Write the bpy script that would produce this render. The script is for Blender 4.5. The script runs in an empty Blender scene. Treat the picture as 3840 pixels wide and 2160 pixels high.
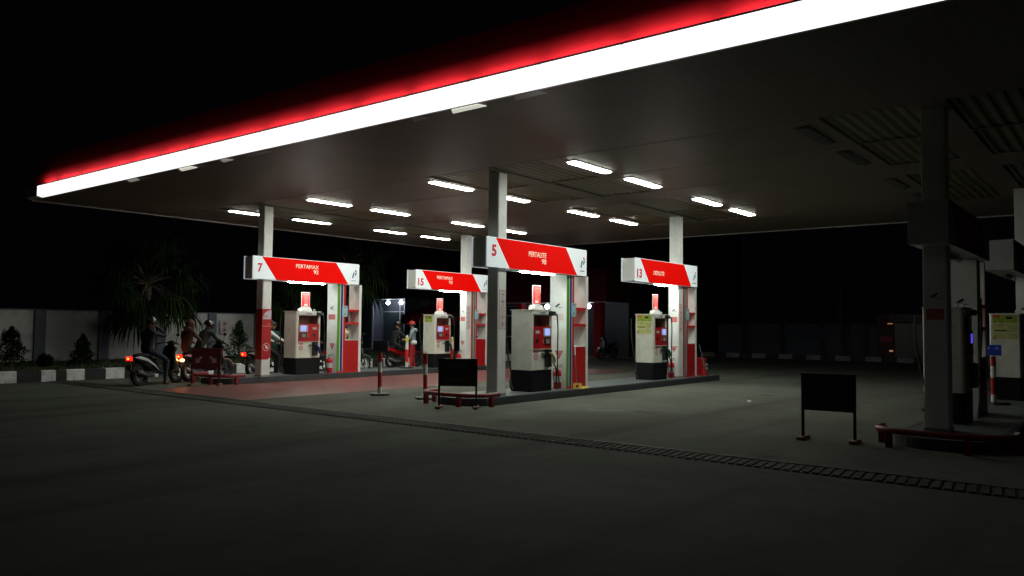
import bpy, bmesh, math, random
import numpy as np
from mathutils import Vector, Matrix
random.seed(7)
PI = math.pi
C = bpy.context.scene.collection
D = bpy.data

# ------------------------------------------------------------------ materials
def mat(name, col, rough=0.5, metal=0.0, emis=None, es=0.0, var=0.0, vscale=6.0, bump=0.0, bscale=60.0, spec=0.5, dirt=None, dscale=2.0, damt=0.5, alpha=1.0, trans=0.0):
    m = D.materials.new(name); m.use_nodes = True
    nt = m.node_tree; n = nt.nodes; l = nt.links
    b = n['Principled BSDF']
    b.inputs['Base Color'].default_value = (*col, 1)
    b.inputs['Roughness'].default_value = rough
    b.inputs['Metallic'].default_value = metal
    b.inputs['Specular IOR Level'].default_value = spec
    if trans: b.inputs['Transmission Weight'].default_value = trans
    if alpha < 1: b.inputs['Alpha'].default_value = alpha
    if emis:
        b.inputs['Emission Color'].default_value = (*emis, 1); b.inputs['Emission Strength'].default_value = es
    out = None
    if var or dirt or bump:
        tc = n.new('ShaderNodeTexCoord')
    if var:
        nz = n.new('ShaderNodeTexNoise'); nz.inputs['Scale'].default_value = vscale; nz.inputs['Detail'].default_value = 6
        l.new(tc.outputs['Object'], nz.inputs['Vector'])
        mr = n.new('ShaderNodeMapRange'); mr.inputs[1].default_value = 0.3; mr.inputs[2].default_value = 0.7
        mr.inputs[3].default_value = 1 - var; mr.inputs[4].default_value = 1 + var
        l.new(nz.outputs['Fac'], mr.inputs[0])
        hs = n.new('ShaderNodeHueSaturation'); hs.inputs['Color'].default_value = (*col, 1)
        l.new(mr.outputs[0], hs.inputs['Value'])
        out = hs.outputs[0]
    if dirt:
        n2 = n.new('ShaderNodeTexNoise'); n2.inputs['Scale'].default_value = dscale; n2.inputs['Detail'].default_value = 9; n2.inputs['Roughness'].default_value = 0.65
        l.new(tc.outputs['Object'], n2.inputs['Vector'])
        r = n.new('ShaderNodeMapRange'); r.inputs[1].default_value = 0.48; r.inputs[2].default_value = 0.72
        r.inputs[3].default_value = 0; r.inputs[4].default_value = damt
        l.new(n2.outputs['Fac'], r.inputs[0])
        mx = n.new('ShaderNodeMix'); mx.data_type = 'RGBA'
        l.new(r.outputs[0], mx.inputs[0])
        if out: l.new(out, mx.inputs[6])
        else: mx.inputs[6].default_value = (*col, 1)
        mx.inputs[7].default_value = (*dirt, 1)
        out = mx.outputs[2]
    if out: l.new(out, b.inputs['Base Color'])
    if bump:
        n3 = n.new('ShaderNodeTexNoise'); n3.inputs['Scale'].default_value = bscale; n3.inputs['Detail'].default_value = 5
        l.new(tc.outputs['Object'], n3.inputs['Vector'])
        bp = n.new('ShaderNodeBump'); bp.inputs['Strength'].default_value = bump; bp.inputs['Distance'].default_value = 0.01
        l.new(n3.outputs['Fac'], bp.inputs['Height']); l.new(bp.outputs[0], b.inputs['Normal'])
    return m

M = {}
def mk(k, *a, **kw): M[k] = mat(k, *a, **kw)
mk('white_paint', (.82, .84, .82), .42, var=.05, vscale=4, dirt=(.45, .42, .36), dscale=3, damt=.22)
mk('white_plain', (.78, .79, .78), .5)
mk('pump_white', (.76, .77, .68), .45, var=.05, vscale=5, dirt=(.36, .32, .24), dscale=4, damt=.28)
mk('pump_black', (.007, .008, .01), .5, spec=.25, var=.2, vscale=9)
mk('black_plastic', (.015, .015, .017), .38)
mk('rubber', (.012, .012, .013), .6)
mk('dark_red_in', (.16, .05, .04), .5)
mk('red_panel', (.42, .012, .016), .35, var=.06)
mk('red_paint', (.5, .012, .014), .38, var=.08, dirt=(.2, .01, .01), dscale=3, damt=.3)
mk('sign_red', (.6, .003, .002), .6, spec=.05, emis=(.85, .004, .001), es=.42)
mk('sign_white', (.75, .8, .82), .5, spec=.2, emis=(.80, .93, .95), es=.34)
mk('sign_red_off', (.3, .008, .006), .45)
mk('sign_white_off', (.45, .46, .46), .45, var=.08)
mk('letter_cream', (.85, .75, .6), .4, emis=(1, .86, .62), es=.45)
mk('letter_red', (.5, .01, .02), .4, emis=(.8, .02, .03), es=.22)
mk('logo_blue', (.01, .03, .25), .4)
mk('logo_green', (.02, .22, .08), .4)
mk('logo_red', (.5, .01, .02), .4)
mk('stripe_green', (.10, .34, .02), .4)
mk('stripe_blue', (.01, .025, .22), .4)
mk('stripe_red', (.55, .015, .015), .4)
mk('sticker_white', (.75, .75, .75), .45)
mk('sticker_pink', (.62, .18, .18), .45, var=.2, vscale=30)
mk('sticker_red', (.58, .03, .04), .45)
mk('sticker_grey', (.2, .2, .22), .45)
mk('sticker_blue', (.35, .6, .68), .45, var=.15, vscale=20)
mk('poster_green', (.32, .42, .04), .5, var=.35, vscale=14)
mk('poster_yellow', (.55, .55, .2), .5, var=.25, vscale=10)
mk('poster_orange', (.6, .12, .03), .5)
mk('screen', (.1, .1, .3), .2, emis=(.36, .44, 1.0), es=1.0)
mk('screen_off', (.05, .05, .3), .2, emis=(.10, .08, .9), es=.7)
mk('lip_steel', (.12, .125, .125), .5, metal=.3)
mk('metal', (.45, .46, .47), .35, metal=.8, var=.1)
mk('steel_dark', (.1, .1, .11), .45, metal=.6)
mk('extinguisher_red', (.5, .012, .02), .22)
mk('board_black', (.02, .012, .014), .5, var=.15)
mk('board_text', (.07, .065, .06), .5)
mk('board_maroon', (.09, .008, .01), .5, var=.15)
mk('brown_wood', (.14, .06, .035), .7, var=.25, vscale=12, bump=.3)
mk('arrow_grey', (.34, .27, .28), .5)
mk('rail_red', (.24, .014, .02), .45, var=.2, vscale=7, dirt=(.12, .02, .02), dscale=6, damt=.5)
mk('rail_white', (.7, .7, .68), .45)
mk('post_red', (.42, .015, .02), .4)
mk('post_white', (.7, .7, .68), .4)
mk('post_yellow', (.7, .55, .1), .45)
mk('kerb_grey', (.045, .052, .058), .6, var=.18, vscale=5, bump=.3, bscale=40, dirt=(.025, .028, .03), dscale=3, damt=.6)
mk('lamp_on', (.9, .9, .9), .4, emis=(.96, 1, .88), es=54)
mk('tube_on', (.9, .9, .9), .4, emis=(.90, 1, .93), es=125)
mk('lamp_off', (.10, .10, .10), .25)
mk('edge_tube', (.9, .9, .9), .4, emis=(1, 1, 1), es=56)
mk('fascia_lit', (.9, .9, .9), .4, emis=(1, 1, .985), es=1.25)
mk('fascia_red', (.36, .006, .010), .7, spec=.1, var=.05)
mk('yellow_plastic', (.75, .62, .12), .4)
mk('grey_bin', (.05, .06, .075), .5, var=.1)
mk('trim_grey', (.35, .36, .36), .4, metal=.3)
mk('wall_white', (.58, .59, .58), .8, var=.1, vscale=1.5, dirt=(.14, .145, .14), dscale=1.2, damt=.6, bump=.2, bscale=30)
mk('wall_blue', (.13, .145, .19), .8, var=.1, vscale=3)
mk('kerb_white', (.78, .79, .8), .7, var=.12, vscale=6, dirt=(.2, .2, .2), dscale=7, damt=.6, bump=.3, bscale=30)
mk('kerb_black', (.02, .02, .021), .7, var=.2)
mk('leaf_dark', (.012, .024, .008), .85, spec=.05, var=.4, vscale=8)
mk('leaf_palm', (.010, .021, .006), .8, spec=.05, var=.45, vscale=3)
mk('bark', (.10, .075, .05), .85, var=.3, vscale=12)
mk('grass', (.03, .055, .012), .7, var=.3, vscale=3)
mk('soil', (.03, .035, .02), .9, var=.3)
mk('build_wall', (.028, .031, .042), .6, var=.12, vscale=1)
mk('build_wall_lamplit', (.15, .165, .22), .6, var=.08, vscale=2)  # paler copy of the building wall, entrance light put into the colour
mk('build_line', (.16, .17, .2), .5)
mk('build_red', (.13, .006, .01), .6, var=.1)
mk('column_red', (.38, .01, .03), .5)
mk('frame_white', (.62, .65, .7), .4)
mk('door_glass', (.05, .085, .09), .25, spec=.6)
mk('globe_on', (1, 1, 1), .4, emis=(.88, .93, 1), es=22)
mk('skin', (.28, .15, .09), .55)
mk('skin_dark', (.16, .085, .05), .55)
mk('eye', (.02, .015, .012), .3)
mk('hair', (.012, .01, .01), .6)
mk('cloth_white', (.7, .7, .68), .85, bump=.5, bscale=25)
mk('cloth_cream', (.6, .5, .3), .85, bump=.5, bscale=25)
mk('cloth_black', (.012, .012, .014), .8, bump=.4, bscale=25)
mk('cloth_navy', (.006, .009, .018), .8, bump=.4, bscale=25)
mk('cloth_jeans', (.012, .016, .026), .85, bump=.4, bscale=25)
mk('cloth_green', (.01, .05, .035), .85, bump=.4, bscale=25)
mk('cloth_olive', (.014, .017, .008), .85, bump=.4, bscale=25)
mk('cloth_orange', (.06, .018, .009), .85, bump=.4, bscale=25)
mk('cloth_grey', (.24, .29, .30), .85, bump=.5, bscale=25)
mk('cloth_red', (.5, .02, .03), .85, bump=.5, bscale=25)
mk('cloth_khaki', (.25, .2, .13), .85, bump=.5, bscale=25)
mk('cap_red', (.55, .03, .03), .7)
mk('helmet_black', (.01, .01, .012), .08, spec=.9)
mk('helmet_grey', (.35, .36, .38), .12)
mk('shoe', (.02, .018, .016), .6)
mk('tail_on', (.6, .02, .01), .3, emis=(1, .012, .008), es=2.2)
mk('tail_core', (1, .5, .1), .3, emis=(1, .28, .02), es=6)
mk('blinker_on', (1, .5, .1), .3, emis=(1, .42, .10), es=16)
mk('lens_red', (.4, .02, .01), .15)
mk('lens_clear', (.6, .6, .6), .1)
mk('scoot_black', (.012, .012, .014), .18, spec=.7)
mk('scoot_white', (.65, .65, .66), .25)
mk('scoot_pink', (.6, .3, .34), .25)
mk('scoot_red', (.5, .015, .02), .22)
mk('scoot_silver', (.4, .41, .43), .25, metal=.5)
mk('plate', (.05, .05, .05), .5)
mk('umbrella_red', (.16, .006, .01), .8)
mk('paper', (.7, .7, .72), .7)
mk('nozzle_yellow', (.6, .5, .2), .4)
mk('nozzle_blue', (.02, .05, .3), .35)
mk('nozzle_green', (.01, .15, .06), .35)
mk('blue_sign', (.02, .045, .32), .4, emis=(.02, .05, .5), es=.03)
mk('navy_sign', (.05, .06, .12), .5)
mk('kiosk_red', (.09, .012, .012), .6)
mk('kiosk_lit', (.3, .1, .05), .6, emis=(1, .45, .2), es=.35)
mk('kiosk_dark', (.01, .02, .02), .3)
mk('pole_grey', (.09, .09, .1), .6)
mk('banner', (.08, .09, .13), .7, var=.4, vscale=3)
mk('far_wall', (.10, .11, .15), .8, var=.15, vscale=.6)

mk('corrugated', (.12, .108, .062), .45, var=.1, vscale=2)
mk('slat_concrete', (.078, .083, .072), .85, spec=.08, var=.3, vscale=2)
mk('island_top', (.10, .115, .118), .45, var=.15, vscale=4, dirt=(.05, .052, .052), dscale=5, damt=.5, bump=.25, bscale=50)
mk('sticker_pale', (.72, .66, .63), .5)
mk('sticker_lilac', (.62, .60, .68), .45)
mk('poster_red_glow', (.62, .03, .03), .45, emis=(.9, .04, .03), es=.4)  # printed poster, no lamp: glow added to brighten its red
mk('letter_pink', (.72, .3, .27), .45)
mk('sticker_white_dim', (.5, .52, .52), .5)
mk('rubber_base', (.035, .036, .038), .6)
mk('post_red_t', (.62, .02, .015), .4, emis=(1, .05, .02), es=.03)
mk('frost', (.07, .085, .11), .35)
mk('tray_edge', (.12, .1, .08), .6)

mk('flap_painted_glow', (.7, .7, .68), .4, emis=(1, 1, .86), es=.55)  # canopy flaps, no lamps: emission imitates strip light reaching them
mk('flap_painted_glow_dim', (.6, .6, .6), .4, emis=(1, 1, .9), es=.16)
mk('wall_shade_tone', (.03, .035, .048), .8, var=.15)  # boundary wall again, with weaker light put into the colour
mk('worn_line', (.22, .225, .215), .7, var=.3, vscale=20)
mk('far_kerb', (.25, .25, .27), .8, var=.3)
def ground_mat():
    m = D.materials.new('concrete'); m.use_nodes = True
    nt = m.node_tree; n = nt.nodes; l = nt.links; b = n['Principled BSDF']
    tc = n.new('ShaderNodeTexCoord')
    def noise(s, d=6, r=.6):
        z = n.new('ShaderNodeTexNoise'); z.inputs['Scale'].default_value = s; z.inputs['Detail'].default_value = d; z.inputs['Roughness'].default_value = r
        l.new(tc.outputs['Object'], z.inputs['Vector']); return z.outputs['Fac']
    def mr(f, a, b_, c, d_):
        r = n.new('ShaderNodeMapRange'); r.inputs[1].default_value = a; r.inputs[2].default_value = b_; r.inputs[3].default_value = c; r.inputs[4].default_value = d_
        l.new(f, r.inputs[0]); return r.outputs[0]
    def mix(f, a, c):
        x = n.new('ShaderNodeMix'); x.data_type = 'RGBA'; l.new(f, x.inputs[0])
        if isinstance(a, tuple): x.inputs[6].default_value = (*a, 1)
        else: l.new(a, x.inputs[6])
        x.inputs[7].default_value = (*c, 1); return x.outputs[2]
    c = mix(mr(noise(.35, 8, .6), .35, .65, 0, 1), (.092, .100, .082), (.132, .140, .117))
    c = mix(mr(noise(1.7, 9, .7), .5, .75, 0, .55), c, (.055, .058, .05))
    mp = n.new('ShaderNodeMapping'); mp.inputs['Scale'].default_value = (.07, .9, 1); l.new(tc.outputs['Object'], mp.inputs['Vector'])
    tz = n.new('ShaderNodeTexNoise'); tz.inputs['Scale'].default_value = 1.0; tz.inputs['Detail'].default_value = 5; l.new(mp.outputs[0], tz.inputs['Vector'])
    c = mix(mr(tz.outputs['Fac'], .5, .68, 0, .65), c, (.05, .054, .047))  # streaks along x: tyre wear, plus soft light and shadow bands painted in
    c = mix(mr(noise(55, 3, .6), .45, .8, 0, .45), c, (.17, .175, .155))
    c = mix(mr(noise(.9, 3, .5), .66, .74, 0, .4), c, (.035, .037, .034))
    l.new(c, b.inputs['Base Color'])
    l.new(mr(noise(1.1, 5, .6), .3, .7, .88, .97), b.inputs['Roughness'])
    b.inputs['Specular IOR Level'].default_value = .05
    bp = n.new('ShaderNodeBump'); bp.inputs['Strength'].default_value = .35; bp.inputs['Distance'].default_value = .01
    l.new(noise(45, 8, .7), bp.inputs['Height']); l.new(bp.outputs[0], b.inputs['Normal'])
    return m
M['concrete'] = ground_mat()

def lane_mat():
    m = mat('lane_red', (.20, .07, .064), .4, spec=.3, var=.15, vscale=1.2, dirt=(.11, .09, .078), dscale=1.1, damt=.85, bump=.12, bscale=50)
    return m
M['lane_red'] = lane_mat()

def soffit_mat():
    m = D.materials.new('soffit_metal'); m.use_nodes = True
    nt = m.node_tree; n = nt.nodes; l = nt.links; b = n['Principled BSDF']
    tc = n.new('ShaderNodeTexCoord')
    w = n.new('ShaderNodeTexWave'); w.wave_type = 'BANDS'; w.bands_direction = 'Y'; w.wave_profile = 'SAW'
    w.inputs['Scale'].default_value = 1.6; l.new(tc.outputs['Object'], w.inputs['Vector'])
    r = n.new('ShaderNodeMapRange'); r.inputs[1].default_value = .0; r.inputs[2].default_value = .05; r.inputs[3].default_value = .0; r.inputs[4].default_value = 1
    l.new(w.outputs['Fac'], r.inputs[0])
    nz = n.new('ShaderNodeTexNoise'); nz.inputs['Scale'].default_value = .8; nz.inputs['Detail'].default_value = 5
    l.new(tc.outputs['Object'], nz.inputs['Vector'])
    mx = n.new('ShaderNodeMix'); mx.data_type = 'RGBA'; l.new(nz.outputs['Fac'], mx.inputs[0])
    mx.inputs[6].default_value = (.13, .112, .09, 1); mx.inputs[7].default_value = (.18, .157, .125, 1)
    m2 = n.new('ShaderNodeMix'); m2.data_type = 'RGBA'; l.new(r.outputs[0], m2.inputs[0]); l.new(mx.outputs[2], m2.inputs[7]); m2.inputs[6].default_value = (.06, .05, .04, 1)
    l.new(m2.outputs[2], b.inputs['Base Color'])
    b.inputs['Roughness'].default_value = .5; b.inputs['Specular IOR Level'].default_value = .14
    bp = n.new('ShaderNodeBump'); bp.inputs['Strength'].default_value = .4; bp.inputs['Distance'].default_value = .004
    l.new(r.outputs[0], bp.inputs['Height']); l.new(bp.outputs[0], b.inputs['Normal'])
    return m
M['soffit'] = soffit_mat()

# ------------------------------------------------------------------ mesh builder
class MB:
    def __init__(s): s.v = []; s.f = []; s.m = []; s.ms = []; s.T = None
    def mi(s, k):
        if k not in s.ms: s.ms.append(k)
        return s.ms.index(k)
    def add(s, vs, fs, k):
        o = len(s.v)
        if s.T is not None: vs = [s.T @ Vector(p) for p in vs]
        s.v += [tuple(p) for p in vs]; i = s.mi(k)
        for f in fs: s.f.append(tuple(o + a for a in f)); s.m.append(i)
        return s
    def box(s, x0, x1, y0, y1, z0, z1, k):
        vs = [(x, y, z) for z in (z0, z1) for y in (y0, y1) for x in (x0, x1)]
        return s.add(vs, [(0, 2, 3, 1), (4, 5, 7, 6), (0, 1, 5, 4), (2, 6, 7, 3), (0, 4, 6, 2), (1, 3, 7, 5)], k)
    def prism(s, pts, plane, a, b, k):
        n = len(pts)
        def P(p, w):
            if plane == 'xz': return (p[0], w, p[1])
            if plane == 'yz': return (w, p[0], p[1])
            return (p[0], p[1], w)
        vs = [P(p, a) for p in pts] + [P(p, b) for p in pts]
        fs = [tuple(range(n)), tuple(range(2 * n - 1, n - 1, -1))]
        fs += [(i, i + n, (i + 1) % n + n, (i + 1) % n) for i in range(n)]
        return s.add(vs, fs, k)
    def tube(s, path, r, k, seg=8, cap=True):
        P = [Vector(p) for p in path]; n = len(P)
        R = r if isinstance(r, (list, tuple)) else [r] * n
        vs = []; prev = None
        for i in range(n):
            t = (P[min(i + 1, n - 1)] - P[max(i - 1, 0)]).normalized()
            if prev is None:
                u = t.cross(Vector((0, 0, 1)) if abs(t.z) < .9 else Vector((1, 0, 0))).normalized()
            else: u = (prev - t * prev.dot(t)).normalized()
            prev = u; w = t.cross(u)
            for j in range(seg):
                a = 2 * PI * j / seg; vs.append(P[i] + (u * math.cos(a) + w * math.sin(a)) * R[i])
        fs = [(i * seg + j, i * seg + (j + 1) % seg, (i + 1) * seg + (j + 1) % seg, (i + 1) * seg + j) for i in range(n - 1) for j in range(seg)]
        if cap: fs += [tuple(range(seg - 1, -1, -1)), tuple((n - 1) * seg + j for j in range(seg))]
        return s.add(vs, fs, k)
    def lathe(s, prof, c, k, seg=20, axis='z'):
        vs = []
        for (r, h) in prof:
            for j in range(seg):
                a = 2 * PI * j / seg; x, y = r * math.cos(a), r * math.sin(a)
                if axis == 'z': vs.append((c[0] + x, c[1] + y, c[2] + h))
                elif axis == 'y': vs.append((c[0] + x, c[1] + h, c[2] + y))
                else: vs.append((c[0] + h, c[1] + x, c[2] + y))
        n = len(prof)
        fs = [(i * seg + j, i * seg + (j + 1) % seg, (i + 1) * seg + (j + 1) % seg, (i + 1) * seg + j) for i in range(n - 1) for j in range(seg)]
        fs += [tuple(range(seg - 1, -1, -1)), tuple((n - 1) * seg + j for j in range(seg))]
        return s.add(vs, fs, k)
    def ell(s, c, r, k, seg=14, rings=9, z0=-1.0, z1=1.0):
        prof = []
        vs = []
        a0 = math.asin(z0); a1 = math.asin(z1)
        for i in range(rings + 1):
            a = a0 + (a1 - a0) * i / rings
            for j in range(seg):
                b = 2 * PI * j / seg
                vs.append((c[0] + r[0] * max(math.cos(a), .001) * math.cos(b), c[1] + r[1] * max(math.cos(a), .001) * math.sin(b), c[2] + r[2] * math.sin(a)))
        fs = [(i * seg + j, i * seg + (j + 1) % seg, (i + 1) * seg + (j + 1) % seg, (i + 1) * seg + j) for i in range(rings) for j in range(seg)]
        fs += [tuple(range(seg - 1, -1, -1)), tuple(rings * seg + j for j in range(seg))]
        return s.add(vs, fs, k)
    def quad(s, p, k): return s.add(p, [tuple(range(len(p)))], k)
    def build(s, name, parent=None, smooth=False, bevel=0, loc=(0, 0, 0), rotz=0, fix=True):
        me = D.meshes.new(name); me.from_pydata(s.v, [], s.f)
        for k in s.ms: me.materials.append(M[k])
        for i, p in enumerate(me.polygons): p.material_index = s.m[i]
        if fix or bevel:
            bm = bmesh.new(); bm.from_mesh(me)
            bmesh.ops.recalc_face_normals(bm, faces=bm.faces)
            if bevel:
                es = [e for e in bm.edges if len(e.link_faces) == 2 and e.calc_face_angle(0) > .5]
                bmesh.ops.bevel(bm, geom=es, offset=bevel, segments=2, affect='EDGES', clamp_overlap=True)
            bm.to_mesh(me); bm.free()
        if smooth:
            for p in me.polygons: p.use_smooth = True
            try: me.set_sharp_from_angle(angle=math.radians(40))
            except Exception: pass
        o = D.objects.new(name, me); C.objects.link(o)
        o.location = loc; o.rotation_euler = (0, 0, rotz)
        if parent: o.parent = parent
        return o

def tag(o, label=None, cat=None, group=None, kind=None):
    if label: o['label'] = label
    if cat: o['category'] = cat
    if group: o['group'] = group
    if kind: o['kind'] = kind
    return o
def thing(name, label, cat, loc=(0, 0, 0), rotz=0, group=None):
    o = D.objects.new(name, None); C.objects.link(o); o.empty_display_size = .1
    o.location = loc; o.rotation_euler = (0, 0, rotz)
    return tag(o, label, cat, group)
def struct(name, mb, **kw): return tag(mb.build(name, **kw), kind='structure')
def dup(root, loc, rotz=0, label=None, group=None):
    def rec(o, par):
        c = o.copy(); C.objects.link(c); c.parent = par
        for ch in list(o.children): rec(ch, c)
        return c
    r = rec(root, None); r.location = loc; r.rotation_euler = (0, 0, rotz)
    if label: r['label'] = label
    if group: r['group'] = group
    return r

def text(s, size, k, name, parent, loc, face='-y', width=None, bold=.02, ext=.002, align='CENTER', shear=0):
    cu = D.curves.new(name, 'FONT'); cu.body = s; cu.size = size; cu.extrude = ext; cu.offset = bold * size
    cu.align_x = align; cu.align_y = 'CENTER'; cu.shear = shear; cu.resolution_u = 3
    o = D.objects.new(name, cu); C.objects.link(o)
    bpy.context.view_layer.update()
    me = D.meshes.new_from_object(o.evaluated_get(bpy.context.evaluated_depsgraph_get()))
    C.objects.unlink(o); D.objects.remove(o); D.curves.remove(cu)
    xs = [v.co.x for v in me.vertices]; w = max(xs) - min(xs)
    if width:
        f = width / w
        x0 = (max(xs) + min(xs)) / 2 if align == 'CENTER' else (max(xs) if align == 'RIGHT' else min(xs))
        for v in me.vertices: v.co.x = (v.co.x - x0) * f
    me.materials.clear(); me.materials.append(M[k])
    for p in me.polygons: p.material_index = 0
    o = D.objects.new(name, me); C.objects.link(o); o.parent = parent; o.location = loc
    o.rotation_euler = (PI / 2, 0, {'-y': 0, '-x': -PI / 2, '+y': PI, '+x': PI / 2}[face])
    return o

# ------------------------------------------------------------------ camera
H = 1.55
F, PIT, ROL, YAW = 3002.4, math.radians(2.70), math.radians(.554), math.radians(38.43)
fw = Vector((math.cos(PIT) * math.cos(YAW), math.cos(PIT) * math.sin(YAW), math.sin(PIT)))
r_ = fw.cross(Vector((0, 0, 1))).normalized(); u_ = r_.cross(fw)
r2 = math.cos(ROL) * r_ + math.sin(ROL) * u_; u2 = -math.sin(ROL) * r_ + math.cos(ROL) * u_
cam = D.cameras.new('camera'); cam.lens = F / 3840 * 36; cam.sensor_width = 36; cam.clip_start = .05; cam.clip_end = 1000
co = D.objects.new('camera', cam); C.objects.link(co)
co.matrix_world = Matrix(((r2.x, u2.x, -fw.x, 0), (r2.y, u2.y, -fw.y, 0), (r2.z, u2.z, -fw.z, H), (0, 0, 0, 1)))
sc = bpy.context.scene; sc.camera = co

w = D.worlds.new('World'); sc.world = w; w.use_nodes = True
nt = w.node_tree; bg = nt.nodes['Background']
sky = nt.nodes.new('ShaderNodeTexSky'); sky.sky_type = 'NISHITA'; sky.sun_disc = False
sky.sun_elevation = math.radians(-8); sky.sun_rotation = math.radians(200)
mx = nt.nodes.new('ShaderNodeMix'); mx.data_type = 'RGBA'; mx.blend_type = 'ADD'; mx.inputs[0].default_value = 1
nt.links.new(sky.outputs[0], mx.inputs[6]); mx.inputs[7].default_value = (.012, .012, .02, 1)
nt.links.new(mx.outputs[2], bg.inputs[0]); bg.inputs[1].default_value = .05
sc.view_settings.view_transform = 'Standard'; sc.view_settings.look = 'None'; sc.view_settings.exposure = 0; sc.view_settings.gamma = 1
sc.cycles.use_denoising = True; sc.render.filter_size = 1.15
sc.cycles.max_bounces = 6; sc.cycles.diffuse_bounces = 4; sc.cycles.glossy_bounces = 3
sc.cycles.sample_clamp_indirect = 4

# ------------------------------------------------------------------ ground
g = MB()
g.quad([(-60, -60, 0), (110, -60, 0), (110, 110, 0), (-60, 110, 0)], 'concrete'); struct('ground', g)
lane = MB(); lane.quad([(9.35, 14.25, .004), (24.8, 14.25, .004), (24.8, 18.1, .004), (11.9, 18.1, .004), (10.9, 18.25, .004), (9.35, 17.9, .004)], 'lane_red')
lane.quad([(12.68, 8.22, .004), (12.74, 8.24, .004), (12.67, 7.9, .004), (12.63, 7.88, .004)], 'worn_line')
lane.quad([(12.67, 7.9, .004), (12.63, 7.87, .004), (13.05, 7.66, .004), (13.07, 7.70, .004)], 'worn_line')
struct('road_paint', lane)
# drainage channel: dark bed, slanting concrete slats, thin steel lip on the far side
dr = MB()
dr.box(8.74, 9.27, -3, 22.1, .002, .006, 'kerb_black')
dr.box(9.195, 9.215, -3, 22.1, .006, .022, 'lip_steel')
y = -3.0
while y < 22.0:
    dr.prism([(8.76, y), (9.16, y + .05), (9.16, y + .115), (8.76, y + .065)], 'xy', .006, .018, 'slat_concrete'); y += .105
tag(dr.build('drain_channel'), 'long slotted drainage channel crossing the concrete forecourt', 'drain')

# ------------------------------------------------------------------ islands
def island(x0, x1, y0, wd, label):
    t = thing('pump_island', label, 'pump island', ((x0 + x1) / 2, y0 + wd / 2, 0), 0, 'kerbed pump islands')
    cx = (x0 + x1) / 2; hx = (x1 - x0) / 2; hy = wd / 2; n = 8
    pts = []
    r = .5
    for (sx, sy, a0) in ((-1, -1, PI), (1, -1, 1.5 * PI), (1, 1, 0), (-1, 1, .5 * PI)):
        rr = r if sx < 0 else .06
        for i in range(n + 1):
            a = a0 + i * (PI / 2) / n
            pts.append((sx * (hx - rr) + rr * math.cos(a), sy * (hy - rr) + rr * math.sin(a)))
    m = MB(); m.prism(pts, 'xy', 0, .15, 'kerb_grey'); m.build('kerb', t, bevel=.012)
    m = MB(); m.prism([(p[0] * (1 - .09 / hx), p[1] * (1 - .09 / hy)) for p in pts], 'xy', .15, .154, 'island_top'); m.build('deck', t)
    return t
YA, YB, YC = 10.2, 18.22, 2.15
island(11.5, 22.5, 9.95, 1.3, 'grey pump island carrying the pumps numbered 5 and 13')
island(11.2, 22.5, 18.1, 1.3, 'grey pump island behind the red lane carrying pumps 7 and 15')
island(11.5, 22.5, 1.45, 1.3, 'unlit pump island at the dark right side of the forecourt')

# ------------------------------------------------------------------ columns
def icons(t, x0, x1, z0, z1, yf):
    m = MB(); m.box(x0, x1, yf - .004, yf, z0, z1, 'sticker_red'); m.box(x0 + .008, x1 - .008, yf - .006, yf - .004, z0 + .008, z1 - .008, 'sticker_white')
    pl = m.build('notice_plate', t)
    n = 5; cx = (x0 + x1) / 2; r = (z1 - z0) / n * .42
    for i in range(n):
        cz = z1 - (z1 - z0) * (i + .5) / n * .96 - .01
        q = MB(); ring = []
        for j in range(24):
            a = 2 * PI * j / 24; b = 2 * PI * (j + 1) / 24
            f = lambda rr, an: (cx + rr * .92 * math.cos(an), yf - .009, cz + rr * math.sin(an))
            q.quad([f(r, a), f(r, b), f(r * .9, b), f(r * .9, a)], 'logo_red')
        shapes = [[(-.1, -.25), (.45, -.3), (.5, .1), (.1, .2), (-.2, .05)], [(-.3, -.35), (.3, -.35), (.35, .2), (0, .45), (-.35, .2)],
                  [(-.4, -.1), (.4, -.2), (.4, -.08), (-.4, .02)], [(-.2, -.4), (.25, -.4), (.2, .1), (.05, .45), (-.15, 0)], [(-.25, -.45), (.25, -.45), (.25, .45), (-.25, .45)]][i]
        q.quad([(cx + a * r, yf - .008, cz + b * r) for a, b in shapes], 'black_plastic')
        d = r * .62; e = .006
        q.quad([(cx - d, yf - .0095, cz + d), (cx - d + e, yf - .0095, cz + d), (cx + d, yf - .0095, cz - d), (cx + d - e, yf - .0095, cz - d)], 'sticker_red')
        q.build('prohibition_symbol', pl)
def cctv(t, xf, y0, y1, z, faded):
    # surveillance notice on a face turned to -x
    m = MB(); cy = (y0 + y1) / 2; s = (y1 - y0)
    def P(u, v): return (xf - .003, cy - u * s, z + v * s)
    m.quad([P(-.22, -.02), P(.1, .18), P(.16, .1), P(-.16, -.12)], 'black_plastic')
    m.quad([P(0, 0), P(.03, 0), P(.07, -.12), P(.04, -.12)], 'black_plastic')
    m.quad([P(.05, -.1), P(.3, -.1), P(.3, -.13), P(.05, -.13)], 'black_plastic')
    m.build('camera_symbol', t)
    m = MB(); m.box(xf - .002, xf - .001, y0 + .02, y1 - .02, z - .33 * 1, z - .18, 'sticker_pale' if faded else 'sticker_pink')
    m.build('notice_strip', t)
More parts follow.
